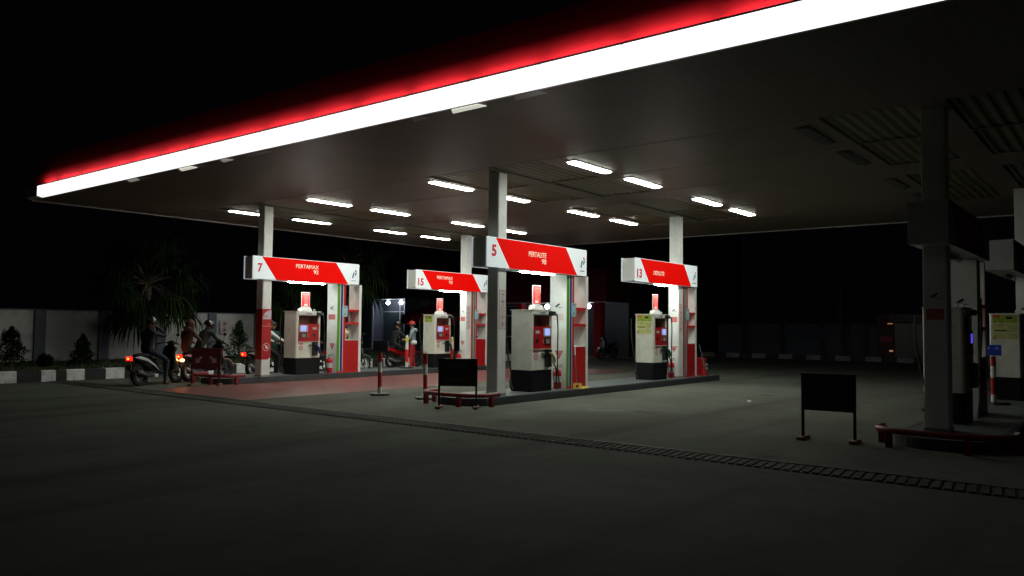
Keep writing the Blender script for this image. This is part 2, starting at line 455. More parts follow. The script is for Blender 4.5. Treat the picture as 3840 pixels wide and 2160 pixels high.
def apar(t, xf, yc, z, hh=.17):
    m = MB(); m.quad([(xf - .002, yc + hh * .55, z), (xf - .002, yc - hh * .55, z), (xf - .002, yc, z - hh)], 'sticker_red'); o = m.build('warning_triangle', t)
    text('APAR', .05, 'sticker_white', 'lettering', o, (xf - .004, yc, z - .032), '-x', bold=.01, ext=.0005)
    m = MB(); m.box(xf - .0045, xf - .002, yc - .055, yc + .055, z - .075, z - .067, 'sticker_white'); m.box(xf - .0045, xf - .002, yc - .008, yc + .008, z - .14, z - .10, 'sticker_white'); m.build('lettering', o)

def column(x, y, label, kind, w_=.27, d_=.28):
    t = thing('canopy_column', label, 'column', (x, y, 0), 0, 'square columns carrying the canopy')
    m = MB(); m.box(0, w_, 0, d_, .15, 4.66, 'white_paint'); m.build('shaft', t, bevel=.01)
    m = MB(); m.box(-.012, w_ + .012, -.012, d_ + .012, .154, .2, 'trim_grey'); m.build('base_collar', t)
    if kind in ('icons',): icons(t, .045, w_ - .02, 1.48, 2.27, 0)
    if kind in ('icons_cctv',):
        icons(t, .03, w_ - .05, 1.42, 2.2, 0)
        cctv(t, 0, .02, d_ - .02, 2.02, False); apar(t, 0, d_ / 2, 1.02)
    if kind == 'dark_cctv': cctv(t, 0, .02, d_ - .02, 2.02, False)
    if kind == 'wrap':
        m = MB()
        m.box(-.006, w_ + .006, -.006, d_ + .006, .86, 1.64, 'red_paint')
        m.box(-.006, w_ + .006, -.006, d_ + .006, 1.64, 1.93, 'red_paint')
        # lower part of the wrap ends in a curve on the front
        pts = [(-.006, .86), (-.006, .60), (w_ * .6, .60)] + [(w_ * .6 + (w_ * .4 + .006) * math.sin(a), .74 - .14 * math.cos(a)) for a in [i * PI / 16 for i in range(1, 9)]] + [(w_ + .006, .86)]
        m.prism(pts, 'xz', -.006, 0, 'red_paint'); m.box(-.006, 0, 0, d_ + .006, .6, .86, 'red_paint')
        m.build('banner_wrap', t)
        m = MB(); arc = [(w_ - .002, 1.66)] + [(.012 + (w_ - .014) * (1 - math.cos(a)), 1.70 + .2 * math.sin(a)) for a in [i * PI / 16 for i in range(9)]][0:9]
        m.prism([(w_ - .002, 1.66), (w_ - .002, 1.9)] + [(.012 + (w_ - .014) * (1 - math.cos(a)), 1.68 + .22 * math.sin(a)) for a in [i * PI / 16 for i in range(8, -1, -1)]] + [(.012, 1.66)], 'xz', -.009, -.006, 'sticker_lilac')
        m.box(.03, .17, -.011, -.009, 1.735, 1.755, 'logo_red'); m.box(.02, .24, -.011, -.009, 1.69, 1.7, 'sticker_grey')
        m.box(.14, .24, -.009, -.006, 1.53, 1.536, 'sticker_white'); m.box(.0, w_, -.009, -.006, 1.475, 1.481, 'sticker_white')
        m.build('printed_emblem', t)
        q = MB(); cx, cz, r = w_ * .48, .93, .1
        for j in range(24):
            a = 2 * PI * j / 24; b = 2 * PI * (j + 1) / 24
            f = lambda rr, an: (cx + rr * math.cos(an), -.009, cz + rr * 1.05 * math.sin(an))
            q.quad([f(r, a), f(r, b), f(r * .9, b), f(r * .9, a)], 'sticker_white')
        q.quad([(cx - .055, -.009, cz + .06), (cx - .045, -.009, cz + .07), (cx + .01, -.009, cz + .03), (cx + .045, -.009, cz + .02), (cx + .045, -.009, cz - .05), (cx - .01, -.009, cz - .05), (cx - .02, -.009, cz + .0)], 'sticker_white')
        q.build('hand_symbol', t)
    return t
column(12.40, YA, 'white square column in front of the pump numbered 5, with a strip of five prohibition symbols', 'icons')
column(12.42, YB, 'white column wrapped in a red banner with a white hand symbol, beside pump 7', 'wrap')
column(20.31, YA, 'white column beside pump 13 with a camera notice and red extinguisher triangle', 'icons_cctv')
column(20.45, YB, 'white column beside pump 15 with a camera notice and symbol strip', 'icons_cctv')
column(12.33, YC, 'dark unlit column nearest the right edge of the forecourt', 'dark_cctv', .3, .3)
column(20.45, 1.95, 'far unlit column on the dark right island', 'dark_cctv')

# ------------------------------------------------------------------ canopy
ZC = 4.65
STH = .262
cp = thing('canopy', 'large flat station canopy with a glowing white edge and brown metal soffit', 'canopy', (8.3, 10, ZC))
def L(x, y, z=0): return (x - 8.3, y - 10, z)
X0, X1, Y0, Y1 = 8.33, 25.0, -2.5, 22.3
trays = []
for yb in (YA, YB, YC):
    dy = yb - YA
    for xa, xb in ((11.95, 14.0), (14.1, 16.2), (17.4, 19.45), (19.55, 21.65)):
        for ya, yc in ((8.85, 10.12), (10.62, 11.8)): trays.append((xa, xb, ya + dy, yc + dy))
xs = sorted({X0, X1} | {a for t in trays for a in t[:2]}); ys = sorted({Y0, Y1} | {a for t in trays for a in t[2:]})
m = MB()
for i in range(len(xs) - 1):
    for j in range(len(ys) - 1):
        cx, cy = (xs[i] + xs[i + 1]) / 2, (ys[j] + ys[j + 1]) / 2
        if any(a < cx < b and c < cy < d for a, b, c, d in trays): continue
        m.quad([L(xs[i], ys[j]), L(xs[i], ys[j + 1]), L(xs[i + 1], ys[j + 1]), L(xs[i + 1], ys[j])], 'soffit')
m.build('soffit', cp, fix=False)
for (a, b, c, d) in trays:
    m = MB(); n = int((d - c) / .16) * 4; dz = .055
    for i in range(n):
        y0 = c + (d - c) * i / n; y1 = c + (d - c) * (i + 1) / n
        h = lambda k: [.012, .012, -.012, -.012][k % 4]
        m.quad([L(a, y0, dz + h(i)), L(a, y1, dz + h(i + 1)), L(b, y1, dz - .03 + h(i + 1)), L(b, y0, dz - .03 + h(i))], 'corrugated')
    for q in ([L(a, c), L(a, d), L(a, d, .1), L(a, c, .1)], [L(b, c), L(b, d), L(b, d, .1), L(b, c, .1)], [L(a, c), L(b, c), L(b, c, .1), L(a, c, .1)], [L(a, d), L(b, d), L(b, d, .1), L(a, d, .1)]):
        m.quad(q, 'tray_edge')
    m.build('corrugated_ceiling_panel', cp, fix=False)
for o in cp.children:
    for i, ms in enumerate(o.data.materials): pass
m = MB(); m.box(X0 - 8.3 + .62, X1 - 8.3, Y0 - 10, Y1 - 10, .13, .9, 'fascia_red'); m.build('roof', cp)
m = MB()
m.prism([(-.15, .02), (-.02, -.01), (-.02, STH), (-.15, STH)], 'xz', Y0 - 10, 21.58 - 10, 'fascia_lit'); m.box(-.148, -.02, Y0 - 10, 21.58 - 10, STH + .002, STH + .006, 'steel_dark'); m.build('light_strip', cp)
m = MB()
m.box(-.158, -.148, Y0 - 10, 21.6 - 10, STH, STH + .022, 'steel_dark')
m.box(-.02, .03, Y0 - 10, 22.3 - 10, -.012, STH + .01, 'trim_grey')
m.prism([(-.15, .02), (-.02, -.01), (-.02, STH), (-.15, STH)], 'xz', 21.6 - 10, 22.28 - 10, 'sign_white_off')
yy = Y0
while yy < 21.5:
    m.box(-.16, -.12, yy - 10, yy + .02 - 10, STH - .008, STH + .015, 'steel_dark'); yy += 1.22
m.build('strip_bracket', cp)
yy = Y0 + .1; rt = random.Random(5)
while yy < 21.2:
    m = MB(); m.tube([(-.12, yy + rt.uniform(0, .06) - 10, STH + .014), (-.12, min(yy + 1.1, 21.5) - 10, STH + .014)], .012, 'edge_tube', 8); m.build('edge_tube', cp); yy += 1.22
pf = [((.75 * max(0, k * .025 - .12) ** 2) if k < 16 else .0588 + .42 * (k * .025 - .4), STH + .01 + k * .025) for k in range(34)]  # curved-back profile shaped so the red glow dies out upward
m = MB(); m.prism(pf + [(a + .03, b) for a, b in pf[::-1]], 'xz', Y0 - 10, 22.3 - 10, 'fascia_red'); m.build('fascia_panel', cp)
m = MB(); m.box(.03, X1 - 8.3, 22.3 - 10, 22.33 - 10, -.03, .2, 'sign_white_off'); m.box(.7, X1 - 8.3, 22.3 - 10, 22.32 - 10, .2, .9, 'fascia_red'); m.box(X1 - 8.3, X1 - 8.27, Y0 - 10, 22.33 - 10, -.03, .9, 'sign_white_off'); m.build('edge_trim', cp)
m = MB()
for (ya, yb, k) in ((17.35, 16.95, 'flap_painted_glow_dim'), (16.9, 16.6, 'trim_grey'), (15.2, 14.75, 'flap_painted_glow'), (14.6, 14.4, 'trim_grey'), (13.7, 13.5, 'flap_painted_glow_dim'), (12.9, 12.3, 'trim_grey'), (8.55, 8.35, 'trim_grey'), (7.75, 7.25, 'flap_painted_glow'), (6.6, 6.2, 'trim_grey')):
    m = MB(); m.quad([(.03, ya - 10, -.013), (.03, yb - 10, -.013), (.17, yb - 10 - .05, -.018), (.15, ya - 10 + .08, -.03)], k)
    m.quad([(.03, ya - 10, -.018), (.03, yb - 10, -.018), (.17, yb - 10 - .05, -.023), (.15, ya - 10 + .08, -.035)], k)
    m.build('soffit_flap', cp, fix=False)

m = MB()
for xv in (11.93, 14.05, 16.22, 17.38, 19.5, 21.67):
    m.box(xv - 8.3 - .006, xv - 8.3 + .006, -7.5, 12.2, -.004, .0015, 'tray_edge')
m.build('soffit_seam', cp)
# ceiling lamps
def ceiling_lamp(on):
    t = thing('ceiling_lamp', 'x', 'lamp')
    m = MB(); m.box(-.69, .69, -.12, .12, -.016, .0, 'white_plain' if on else 'steel_dark'); m.build('housing', t)
    m = MB(); pts = [(-.67, 0), (-.62, .10), (.62, .10), (.67, 0), (.62, -.10), (-.62, -.10)]
    m.prism(pts, 'xy', -.028, -.016, 'lamp_on' if on else 'lamp_off'); m.build('diffuser', t)
    return t
lx = [12.98, 15.08, 18.28, 20.45]
names = {8.4: 'the lit row nearest the dark side', 12.03: 'the lit row just behind column 5', 16.25: 'the lit row above the red lane', 19.7: 'the lit row above the scooters'}
ordn = ['first', 'second', 'third', 'fourth']
proto = None
for yv, dsc in names.items():
    for i, xv in enumerate(lx):
        lab = ordn[i] + ' lamp from the glowing edge in ' + dsc
        if proto is None:
            proto = ceiling_lamp(True); proto.location = (xv, yv, ZC - .002); proto['label'] = lab; proto['group'] = 'glowing ceiling lamps under the canopy'
        else:
            q = dup(proto, (xv, yv, ZC - .002), 0, lab, 'glowing ceiling lamps under the canopy')
            if yv == 8.4: pass
proto = None
for i, xv in enumerate(lx):
    lab = ordn[i] + ' switched off lamp from the glowing edge in the dark row'
    if proto is None:
        proto = ceiling_lamp(False); proto.location = (xv, 4.1, ZC - .002); proto['label'] = lab; proto['group'] = 'switched off ceiling lamps'
    else: dup(proto, (xv, 4.1, ZC - .002), 0, lab, 'switched off ceiling lamps')

# ------------------------------------------------------------------ overhead pump signs
def pump_sign(x, y, num, lines, label, lit=True, tx=1.33, tr=2.1, tz=.42, nz=.35):
    t = thing('pump_sign', label, 'sign', (x, y, 2.71), 0, 'overhead signs above the pumps')
    Ln, Hh, Dp = 3.56, .6, .40
    W, R, LT, NR = ('sign_white', 'sign_red', 'letter_cream', 'letter_red') if lit else ('sign_white_off', 'sign_red_off', 'sign_white_off', 'sign_red_off')
    case = 'white_paint' if lit else 'sign_white_off'
    m = MB(); m.box(.015, Ln + .05, .02, Dp - .02, .01, Hh - .01, case); m.build('case', t, bevel=.006)
    for sgn in (0, 1):
        f = MB()
        ya, yb = (-.004, .02) if sgn == 0 else (Dp - .02, Dp + .004)
        f.box(0, Ln, ya, yb, 0, Hh, W)
        yy0, yy1 = (-.008, -.004) if sgn == 0 else (Dp + .004, Dp + .008)
        pts = [(.27, Hh - .012), (.72, .0), (3.17, .0), (2.72, Hh - .012)]
        if sgn: pts = [(Ln - a, b) for a, b in pts]
        f.prism(pts, 'xz', yy0, yy1, R)
        fo = f.build('sign_face', t)
        if sgn == 0:
            text(num, .31, NR, 'number', fo, (.215, yy0 - .002, nz), '-y', width=.145 if len(num) == 1 else .25, bold=.03)
            z = tz
            for ln, wd, rt in lines:
                text(ln, .155, LT, 'lettering', fo, (tr, yy0 - .003, z), '-y', width=wd, bold=.0, align='RIGHT'); z -= .135
            lg = MB(); yl = yy0 - .003; ox, oz = 3.40, .27
            def Q(p, k): lg.quad([(ox + a, yl, oz + b) for a, b in p], k)
            Q([(-.10, -.09), (-.055, -.09), (0.0, .08), (-.045, .08)], 'logo_blue')
            Q([(.01, -.02), (.05, -.015), (.085, .075), (.03, .075)], 'logo_green')
            Q([(.0, .145), (.045, .16), (.085, .095), (.04, .09)], 'logo_red')
            lg.build('logo', fo, fix=False)
            text('PERTAMINA', .035, 'sticker_grey', 'lettering', fo, (3.38, yl, .105), '-y', width=.19, bold=.01)
    m = MB(); n = 12
    # lamp tray and tube under the sign
    m.box(1.05, 2.5, .03, .3, -.02, .01, case if lit else 'sign_white_off'); m.build('lamp_tray', t)
    m = MB(); m.tube([(1.14, .06, -.03), (1.2, .06, -.034), (1.9, .06, -.036), (2.32, .06, -.034), (2.38, .06, -.03)], [.006, .016, .018, .016, .006], 'tube_on' if lit else 'lamp_off', 10)
    m.build('light_tube', t, smooth=True)
    return t
pump_sign(11.96, 10.13, '5', [('PERTALITE', .62, 0), ('90', .16, 0)], 'red and white overhead sign numbered 5, with 90 under its fuel name', tr=1.97, tz=.345, nz=.32)
pump_sign(12.05, 18.15, '7', [('PERTAMAX', .76, 0), ('92', .17, 0)], 'red and white overhead sign numbered 7, with 92 under its fuel name', tr=2.10, tz=.405, nz=.29)
pump_sign(17.97, 18.15, '15', [('PERTAMAX', .75, 0), ('92', .17, 0)], 'red and white overhead sign numbered 15, leftwards behind column of pump 5', tr=1.70, tz=.39, nz=.20)
pump_sign(17.77, 10.13, '13', [('DEXLITE', .58, 0)], 'red and white overhead sign numbered 13', tr=1.54, tz=.26, nz=.20)
def dark_sign(x, y, label):
    t = thing('pump_sign', label, 'sign', (x, y, 2.71), 0, 'overhead signs above the pumps')
    m = MB(); m.box(.015, 3.6, .02, .5, .01, .59, 'sign_white_off'); m.build('case', t, bevel=.006)
    f = MB(); f.box(0, 3.56, -.004, .02, 0, .6, 'sign_white_off'); f.prism([(.27, .588), (.72, 0), (3.17, 0), (2.72, .588)], 'xz', -.008, -.004, 'sign_red_off'); f.build('sign_face', t)
    m = MB(); m.tube([(1.14, .25, -.045), (1.2, .25, -.05), (2.36, .25, -.05), (2.42, .25, -.045)], [.01, .045, .045, .01], 'lamp_off', 10); m.build('light_tube', t, smooth=True)
dark_sign(11.95, 2.06, 'unlit overhead sign box around the dark column at right')
dark_sign(17.9, 1.98, 'unlit sign box farther back on the dark right island')

# ------------------------------------------------------------------ service cabinets (open shelves beside the pumps)
def cabinet(x, y, W, label, side=True, redlead=False, lit=True):
    t = thing('service_cabinet', label, 'cabinet', (x, y, .15), 0, 'service cabinets with shelves beside the pumps')
    Hc, Dp = 2.555, .46
    sw = .27; e = .10            # stripe block width, right post width
    m = MB()
    m.box(0, sw + .02, .004, Dp, 0.0, Hc, 'white_paint'); m.build('side_panel', t, bevel=.004)
    st = [('stripe_green', .085), ('sticker_white', .02), ('stripe_blue', .075), ('sticker_white', .02), ('stripe_red', .07)]
    if redlead: st = [('stripe_red', .055), ('stripe_green', .05), ('sticker_white', .018), ('stripe_blue', .058), ('sticker_white', .018), ('stripe_red', .07)]
    tot = sum(a for _, a in st); f = (sw + .02) / tot; u = 0; m = MB()
    for k, a in st: m.box(u, u + a * f, -.003, .004, .05, Hc, k); u += a * f
    m.box(-.0, W - e + .0, -.006, .004, 0.0, .05, 'stripe_red')
    m.build('stripe_band', t)
    m = MB(); m.box(W - e, W, 0, Dp, 0, Hc, 'white_paint'); m.build('end_post', t, bevel=.006)
    m = MB(); m.box(sw + .02, W - e, .004, Dp - .01, .05, .93, 'red_paint'); m.box(sw + .02, W - e, .0, Dp, .93, .955, 'pump_white'); m.build('lower_cupboard', t)
    for z in (1.40, 1.77):
        m = MB(); m.box(sw + .02, W - e, -.004, Dp, z, z + .055, 'stripe_red'); m.build('shelf', t)
    m = MB(); m.box(sw - .10, sw + .09, -.012, -.006, 1.62, 1.93, 'sticker_blue'); m.box(sw - .06, sw + .05, -.014, -.012, 1.88, 1.90, 'stripe_red'); m.box(sw - .02, sw + .02, -.014, -.012, 1.66, 1.72, 'sticker_grey'); m.build('info_card', t)
    m = MB(); pts = [(W, 1.32), (W + .11, 1.28), (W + .13, 1.02), (W, 1.02)]
    m.prism([(W + .002, 1.36), (W + .06, 1.30), (W + .09, 1.2), (W + .09, 1.02), (W + .002, 1.02)], 'xz', .12, .3, 'paper'); m.build('towel_dispenser', t)
    if side:
        cctv(t, 0, .07, Dp - .05, 1.86, lit and x < 15 and y < 12)
        apar(t, 0, .21, .95 - .1, .2)
    return t
cabinet(14.84, YA, .88, 'striped white and red shelf cabinet beside pump 5, extinguisher at its side')
cabinet(14.91, YB, .90, 'striped shelf cabinet beside pump 7, a rider visible through its shelves')
cabinet(20.59, YA + .0, .86, 'striped shelf cabinet at the column of pump 13, beside a red bucket', side=False, redlead=True)
cabinet(20.73, YB, .86, 'striped shelf cabinet at the column of pump 15', side=False, redlead=True)
cabinet(14.84, YC, .88, 'unlit white shelf cabinet on the dark right island, nearer one')

# ------------------------------------------------------------------ fuel pumps
def pump(x, y, label, right_screen, nozzle, poster=None, lit=True, W=.78):
    t = thing('fuel_pump', label, 'fuel pump', (x, y, .15), 0, 'fuel dispensers on the pump islands')
    Dp = .55; zb = .46; zt = 1.73
    ch = .03
    foot = [(0, ch), (ch, 0), (W - ch, 0), (W, ch), (W, Dp - ch), (W - ch, Dp), (ch, Dp), (0, Dp - ch)]
    m = MB(); m.prism([(a * 1.0 + (.0), b) for a, b in foot], 'xy', .004, zb, 'pump_black'); m.build('plinth', t, bevel=.008)
    # body built round a see-through upper opening
    u0, u1, z0, z1 = .09, W - .09, 1.39, 1.63
    B = 'pump_white'
    m = MB()
    m.prism(foot, 'xy', zb, z0, B)
    m.prism([(0, ch), (ch, 0), (u0, 0), (u0, Dp), (ch, Dp), (0, Dp - ch)], 'xy', z0, z1, B)
    m.prism([(u1, 0), (W - ch, 0), (W, ch), (W, Dp - ch), (W - ch, Dp), (u1, Dp)], 'xy', z0, z1, B)
    m.prism(foot, 'xy', z1, zt, B)
    m.box(-.012, W + .012, -.012, Dp + .012, zt, zt + .018, B)
    m.build('housing', t, bevel=.004)
    m = MB(); m.box(u1 - .012, u1 - .002, .03, Dp - .02, z0 + .002, z1 - .002, 'dark_red_in'); m.box(u0 + .002, u0 + .012, .03, Dp - .02, z0 + .002, z1 - .002, 'dark_red_in')
    m.box(u0 + .16, u1 - .013, Dp * .55, Dp * .55 + .012, z0 + .002, z1 - .002, 'dark_red_in'); m.build('window_lining', t)
    m = MB(); m.box(.07, W - .17, -.016, -.002, 1.655, 1.715, 'white_plain'); o = m.build('name_strip', t)
    text('PERTAMINA', .035, 'sticker_grey', 'lettering', o, (W * .5, -.018, 1.685), '-y', width=.2, bold=.01)
    m = MB(); pz0, pz1 = .92, 1.395
    m.box(u0 - .01, u1 + .01, -.022, -.002, pz0, pz1, 'red_panel'); m.box(u0 - .02, u1 + .02, -.03, -.001, pz0 - .022, pz0 - .002, B); pn = m.build('control_panel', t, bevel=.004)
    su = (u1 - .28, u1) if right_screen else (u0 + .01, u0 + .29)
    lu = (u0 + .04, u0 + .18) if right_screen else (u1 - .21, u1 - .07)
    m = MB(); m.box(su[0], su[1], -.03, -.022, 1.18, 1.36, 'sticker_white_dim'); m.box(su[0] + .045, su[1] - .06, -.033, -.030, 1.20, 1.345, 'screen' if lit else 'screen_off'); m.build('display', pn)
    m = MB(); m.box(lu[0], lu[1], -.028, -.022, 1.24, 1.305, 'sticker_white_dim'); m.build('price_label', pn)
    ku = (su[0] + .04, su[0] + .24)
    m = MB(); m.box(ku[0], ku[1], -.035, -.022, 1.01, 1.145, 'black_plastic')
    for i in range(3):
        for j in range(4): m.box(ku[0] + .03 + j * .035, ku[0] + .055 + j * .035, -.040, -.035, 1.03 + i * .033, 1.052 + i * .033, 'sticker_white_dim')
    m.box(ku[0], ku[1] - .02, -.026, -.022, 1.15, 1.165, 'sticker_grey'); m.build('keypad', pn)
    ou = (ku[1] + .02) if not right_screen else ku[0] - .07
    m = MB(); m.box(ou, ou + .05, -.026, -.022, 1.02, 1.12, 'poster_orange'); m.build('sticker', pn)
    cu = lu[0] + .05
    m = MB(); m.lathe([(.04, 0), (.045, -.012), (.03, -.014)], (cu, -.022, 1.09), 'black_plastic', 14, 'y'); m.build('printer_slot', pn)
    # lower front: stickers, boot, nozzle, hose
    m = MB(); m.box(.10, .25, -.004, -.001, .825, .875, 'sticker_pink'); m.lathe([(.07, 0), (.07, -.003)], (.175, -.001, .735), 'sticker_pink', 20, 'y'); m.lathe([(.045, -.003), (.045, -.005)], (.175, -.001, .735), 'sticker_white_dim', 16, 'y'); m.build('warning_sticker', t)
    bx = W - .30
    m = MB(); m.box(bx, bx + .15, -.10, -.001, .52, .90, 'black_plastic'); m.box(bx - .13, bx, -.06, -.001, .80, .825, 'black_plastic'); m.build('nozzle_holster', t, bevel=.012)
    m = MB()
    m.tube([(bx + .03, -.12, .84), (bx + .09, -.16, .78), (bx + .15, -.15, .70), (bx + .17, -.12, .6)], [.012, .028, .035, .03], nozzle, 8)
    m.tube([(bx + .05, -.17, .80), (bx + .10, -.21, .70), (bx + .15, -.19, .62)], .008, 'black_plastic', 6)
    nz = m.build('nozzle', t, smooth=True)
    m = MB()
    # boom on the roof corner and hose: down the right edge, loop near the floor and back up to the nozzle
    m.box(W - .16, W + .05, -.06, .03, 1.63, 1.72, 'black_plastic'); m.tube([(W - .04, -.06, 1.68), (W - .02, -.12, 1.66), (W - .01, -.13, 1.6)], .022, 'black_plastic', 8); m.build('hose_boom', t, bevel=.01)
    pts = [(W - .01, -.13, 1.62), (W + .03, -.12, 1.3), (W + .05, -.10, .9), (W + .07, -.09, .5), (W + .16, -.06, .25), (W + .22, -.03, .10), (W + .20, -.03, .04), (W + .12, -.05, .05), (W + .03, -.09, .2), (W - .02, -.12, .45), (bx + .17, -.12, .6)]
    def smoothp(p, n=4):
        P = [Vector(a) for a in p]; out = []
        for i in range(len(P) - 1):
            p0 = P[max(i - 1, 0)]; p1 = P[i]; p2 = P[i + 1]; p3 = P[min(i + 2, len(P) - 1)]
            for k in range(n):
                s = k / n; out.append(.5 * ((2 * p1) + (p2 - p0) * s + (2 * p0 - 5 * p1 + 4 * p2 - p3) * s * s + (3 * p1 - p0 - 3 * p2 + p3) * s ** 3))
        return out + [P[-1]]
    m = MB(); m.tube(smoothp(pts), .015, 'rubber', 8); m.build('hose', t, smooth=True)
    ptsb = [(-.02, Dp + .1, 1.62), (-.06, Dp + .08, 1.2), (-.07, Dp - .0, .7), (-.08, Dp - .08, .4), (-.16, Dp - .12, .15), (-.13, Dp - .14, .05), (-.05, Dp - .12, .06), (-.02, Dp + .02, .2)]
    m = MB(); m.tube(smoothp(ptsb), .015, 'rubber', 8); m.build('hose', t, smooth=True)
    for xx in (.16, W - .16):
        m = MB(); pp = [(xx + .03 * math.cos(a), .1, zt + .05 + .03 * math.sin(a)) for a in [i * 2 * PI / 12 for i in range(13)]]
        m.tube(pp, .009, 'white_plain', 6, cap=False); m.box(xx - .02, xx + .02, .085, .115, zt + .017, zt + .028, 'white_plain'); m.build('lifting_eye', t)
    if lit:
        m = MB(); cxx = W * .48 + .02
        m.prism([(cxx - .19, zt + .018), (cxx + .19, zt + .018), (cxx + .13, zt + .12), (cxx - .13, zt + .12)], 'xz', .10, .24, 'white_plain'); m.box(cxx - .14, cxx + .14, .155, .175, zt + .12, zt + .55, 'white_plain'); st = m.build('notice_stand', t)
        m = MB(); m.box(cxx - .13, cxx + .13, .151, .155, zt + .15, zt + .535, 'poster_red_glow')
        z = zt + .50
        for hh, a, b in ((.02, -.11, .11), (.012, -.10, .10), (.012, -.10, .06), (.012, -.07, .1), (.012, -.07, .09), (.012, -.07, .08), (.012, -.07, .05), (.012, -.06, .09), (.012, -.06, .08)):
            m.box(cxx + a, cxx + b, .149, .151, z - hh, z, 'letter_pink'); z -= hh + .018
        m.box(cxx - .06, cxx + .06, .149, .151, zt + .17, zt + .22, 'white_plain'); m.build('notice_poster', st)
    if poster == 'big':
        m = MB(); m.box(-.004, -.001, .06, .49, 1.55, 1.715, 'poster_green'); m.box(-.005, -.004, .35, .49, 1.66, 1.715, 'poster_orange'); m.box(-.005, -.004, .15, .25, 1.63, 1.68, 'black_plastic')
        m.box(-.004, -.001, .06, .49, 1.36, 1.54, 'poster_yellow'); m.box(-.005, -.004, .25, .45, 1.39, 1.41, 'black_plastic'); m.box(-.004, -.001, .06, .49, 1.23, 1.345, 'poster_yellow'); m.box(-.005, -.004, .42, .49, 1.23, 1.25, 'poster_orange'); m.build('promotion_poster', t)
    if poster == 'small':
        m = MB(); m.box(-.004, -.001, .12, .46, 1.50, 1.70, 'poster_green'); m.box(-.005, -.004, .3, .46, 1.65, 1.70, 'poster_orange'); m.box(-.005, -.004, .2, .27, 1.62, 1.67, 'black_plastic'); m.box(-.005, -.004, .18, .4, 1.55, 1.58, 'poster_yellow'); m.build('promotion_poster', t)
    return t
pump(13.52, YA, 'cream fuel pump under sign 5, with a yellowish nozzle and no side poster', True, 'nozzle_yellow')
pump(13.49, YB, 'cream fuel pump under sign 7, with a blue nozzle', False, 'nozzle_blue', W=.84)
pump(18.87, YA, 'fuel pump under sign 13, large green and yellow poster on its side', True, 'nozzle_green', 'big')
pump(18.93, YB, 'fuel pump under sign 15, small green poster on its side', False, 'black_plastic', 'small')
pump(13.52, YC, 'unlit pump with a thin blue display behind the dark column at right', True, 'black_plastic', None, False)
pump(18.87, 1.98, 'unlit pump with side posters at the far right edge', True, 'black_plastic', 'big', False)

# ------------------------------------------------------------------ small things on the islands
def extinguisher(x, y, label):
    t = thing('fire_extinguisher', label, 'fire extinguisher', (x, y, .154), 0, 'red fire extinguishers on the pump islands')
    t.scale = (1, 1, .75)
    m = MB(); m.lathe([(.085, 0), (.09, .02), (.09, .46), (.08, .52), (.045, .565), (.03, .58)], (0, 0, 0), 'extinguisher_red', 20); m.build('cylinder', t, smooth=True)
    m = MB(); m.lathe([(.092, .2), (.092, .38)], (0, 0, 0), 'sticker_white_dim', 20); m.v = [p for p in m.v]; m.build('label_band', t)
    m = MB(); m.lathe([(.03, .58), (.022, .63), (.02, .65)], (0, 0, 0), 'metal', 10); m.tube([(0, 0, .65), (-.05, 0, .67), (.0, -.02, .69), (.10, -.05, .72)], .012, 'black_plastic', 6); m.tube([(0, 0, .63), (.06, -.04, .655), (.12, -.05, .66)], .01, 'black_plastic', 6); m.build('valve', t)
    m = MB(); m.tube([(-.02, 0, .62), (-.09, .03, .60), (-.13, .03, .5), (-.12, .02, .3), (-.10, 0, .22)], .011, 'rubber', 6); m.build('hose', t, smooth=True)
extinguisher(14.72, 10.36, 'red extinguisher between pump 5 and its striped cabinet')
extinguisher(14.76, 18.36, 'red extinguisher between pump 7 and its striped cabinet')
extinguisher(20.18, 10.36, 'red extinguisher between pump 13 and its column')
extinguisher(20.3, 18.40, 'red extinguisher beside the column of pump 15, above the black board')

def marker_post(x, y, z, h, label, top=None, tall=False):
    t = thing('marker_post', label, 'marker post', (x, y, z), 0, 'red and white marker posts')
    m = MB(); m.prism([(-.26, -.12), (-.2, -.2), (.2, -.2), (.26, -.12), (.26, .12), (.2, .2), (-.2, .2), (-.26, .12)], 'xy', 0, .04, 'rubber_base'); m.build('base_plate', t, bevel=.01, rotz=.9)
    m = MB()
    if not tall:
        for a, b, k in ((.04, .18, 'post_white'), (.18, .50, 'post_red'), (.50, .72, 'post_white'), (.72, h, 'post_red')):
            m.lathe([(.045, a), (.045, b)], (0, 0, 0), k, 16)
        m.lathe([(.05, h - .015), (.05, h)], (0, 0, 0), 'brown_wood', 16)
    else:
        for a, b, k in ((.04, .2, 'post_white'), (.2, .60, 'post_red_t'), (.60, .84, 'post_white'), (.84, h, 'post_yellow')):
            m.lathe([(.055 if a > .05 else .045, a), (.05 if a > .05 else .045, b)], (0, 0, 0), k, 16)
        m.lathe([(.04, h), (.035, h + .04), (.02, h + .06)], (0, 0, 0), 'post_white', 12)
    m.build('post', t, smooth=True)
    if top == 'ring':
        m = MB(); m.tube([(.025 * math.cos(a), 0, h + .02 + .025 * math.sin(a)) for a in [i * PI / 8 for i in range(-1, 10)]], .008, 'metal', 6); m.build('ring', t)
    if top == 'sign':
        m = MB(); m.box(-.012, .012, -.25, .22, h + .03, h + .26, 'navy_sign'); m.box(-.006, .006, -.03, .03, h, h + .03, 'steel_dark'); m.build('sign_plate', t)
    if top == 'blue':
        m = MB(); m.box(-.012, .012, -.14, .14, h + .02, h + .22, 'blue_sign'); m.box(-.014, -.012, -.09, -.05, h + .14, h + .17, 'sticker_white_dim'); m.box(-.014, -.012, .05, .09, h + .14, h + .17, 'sticker_white_dim'); m.build('sign_plate', t)
marker_post(12.1, 13.3, 0, .93, 'red and white post on a flat base carrying a dark rectangular plate', 'sign')
marker_post(12.13, 11.93, 0, .95, 'red and white post with a small ring on top, left of the black board', 'ring')
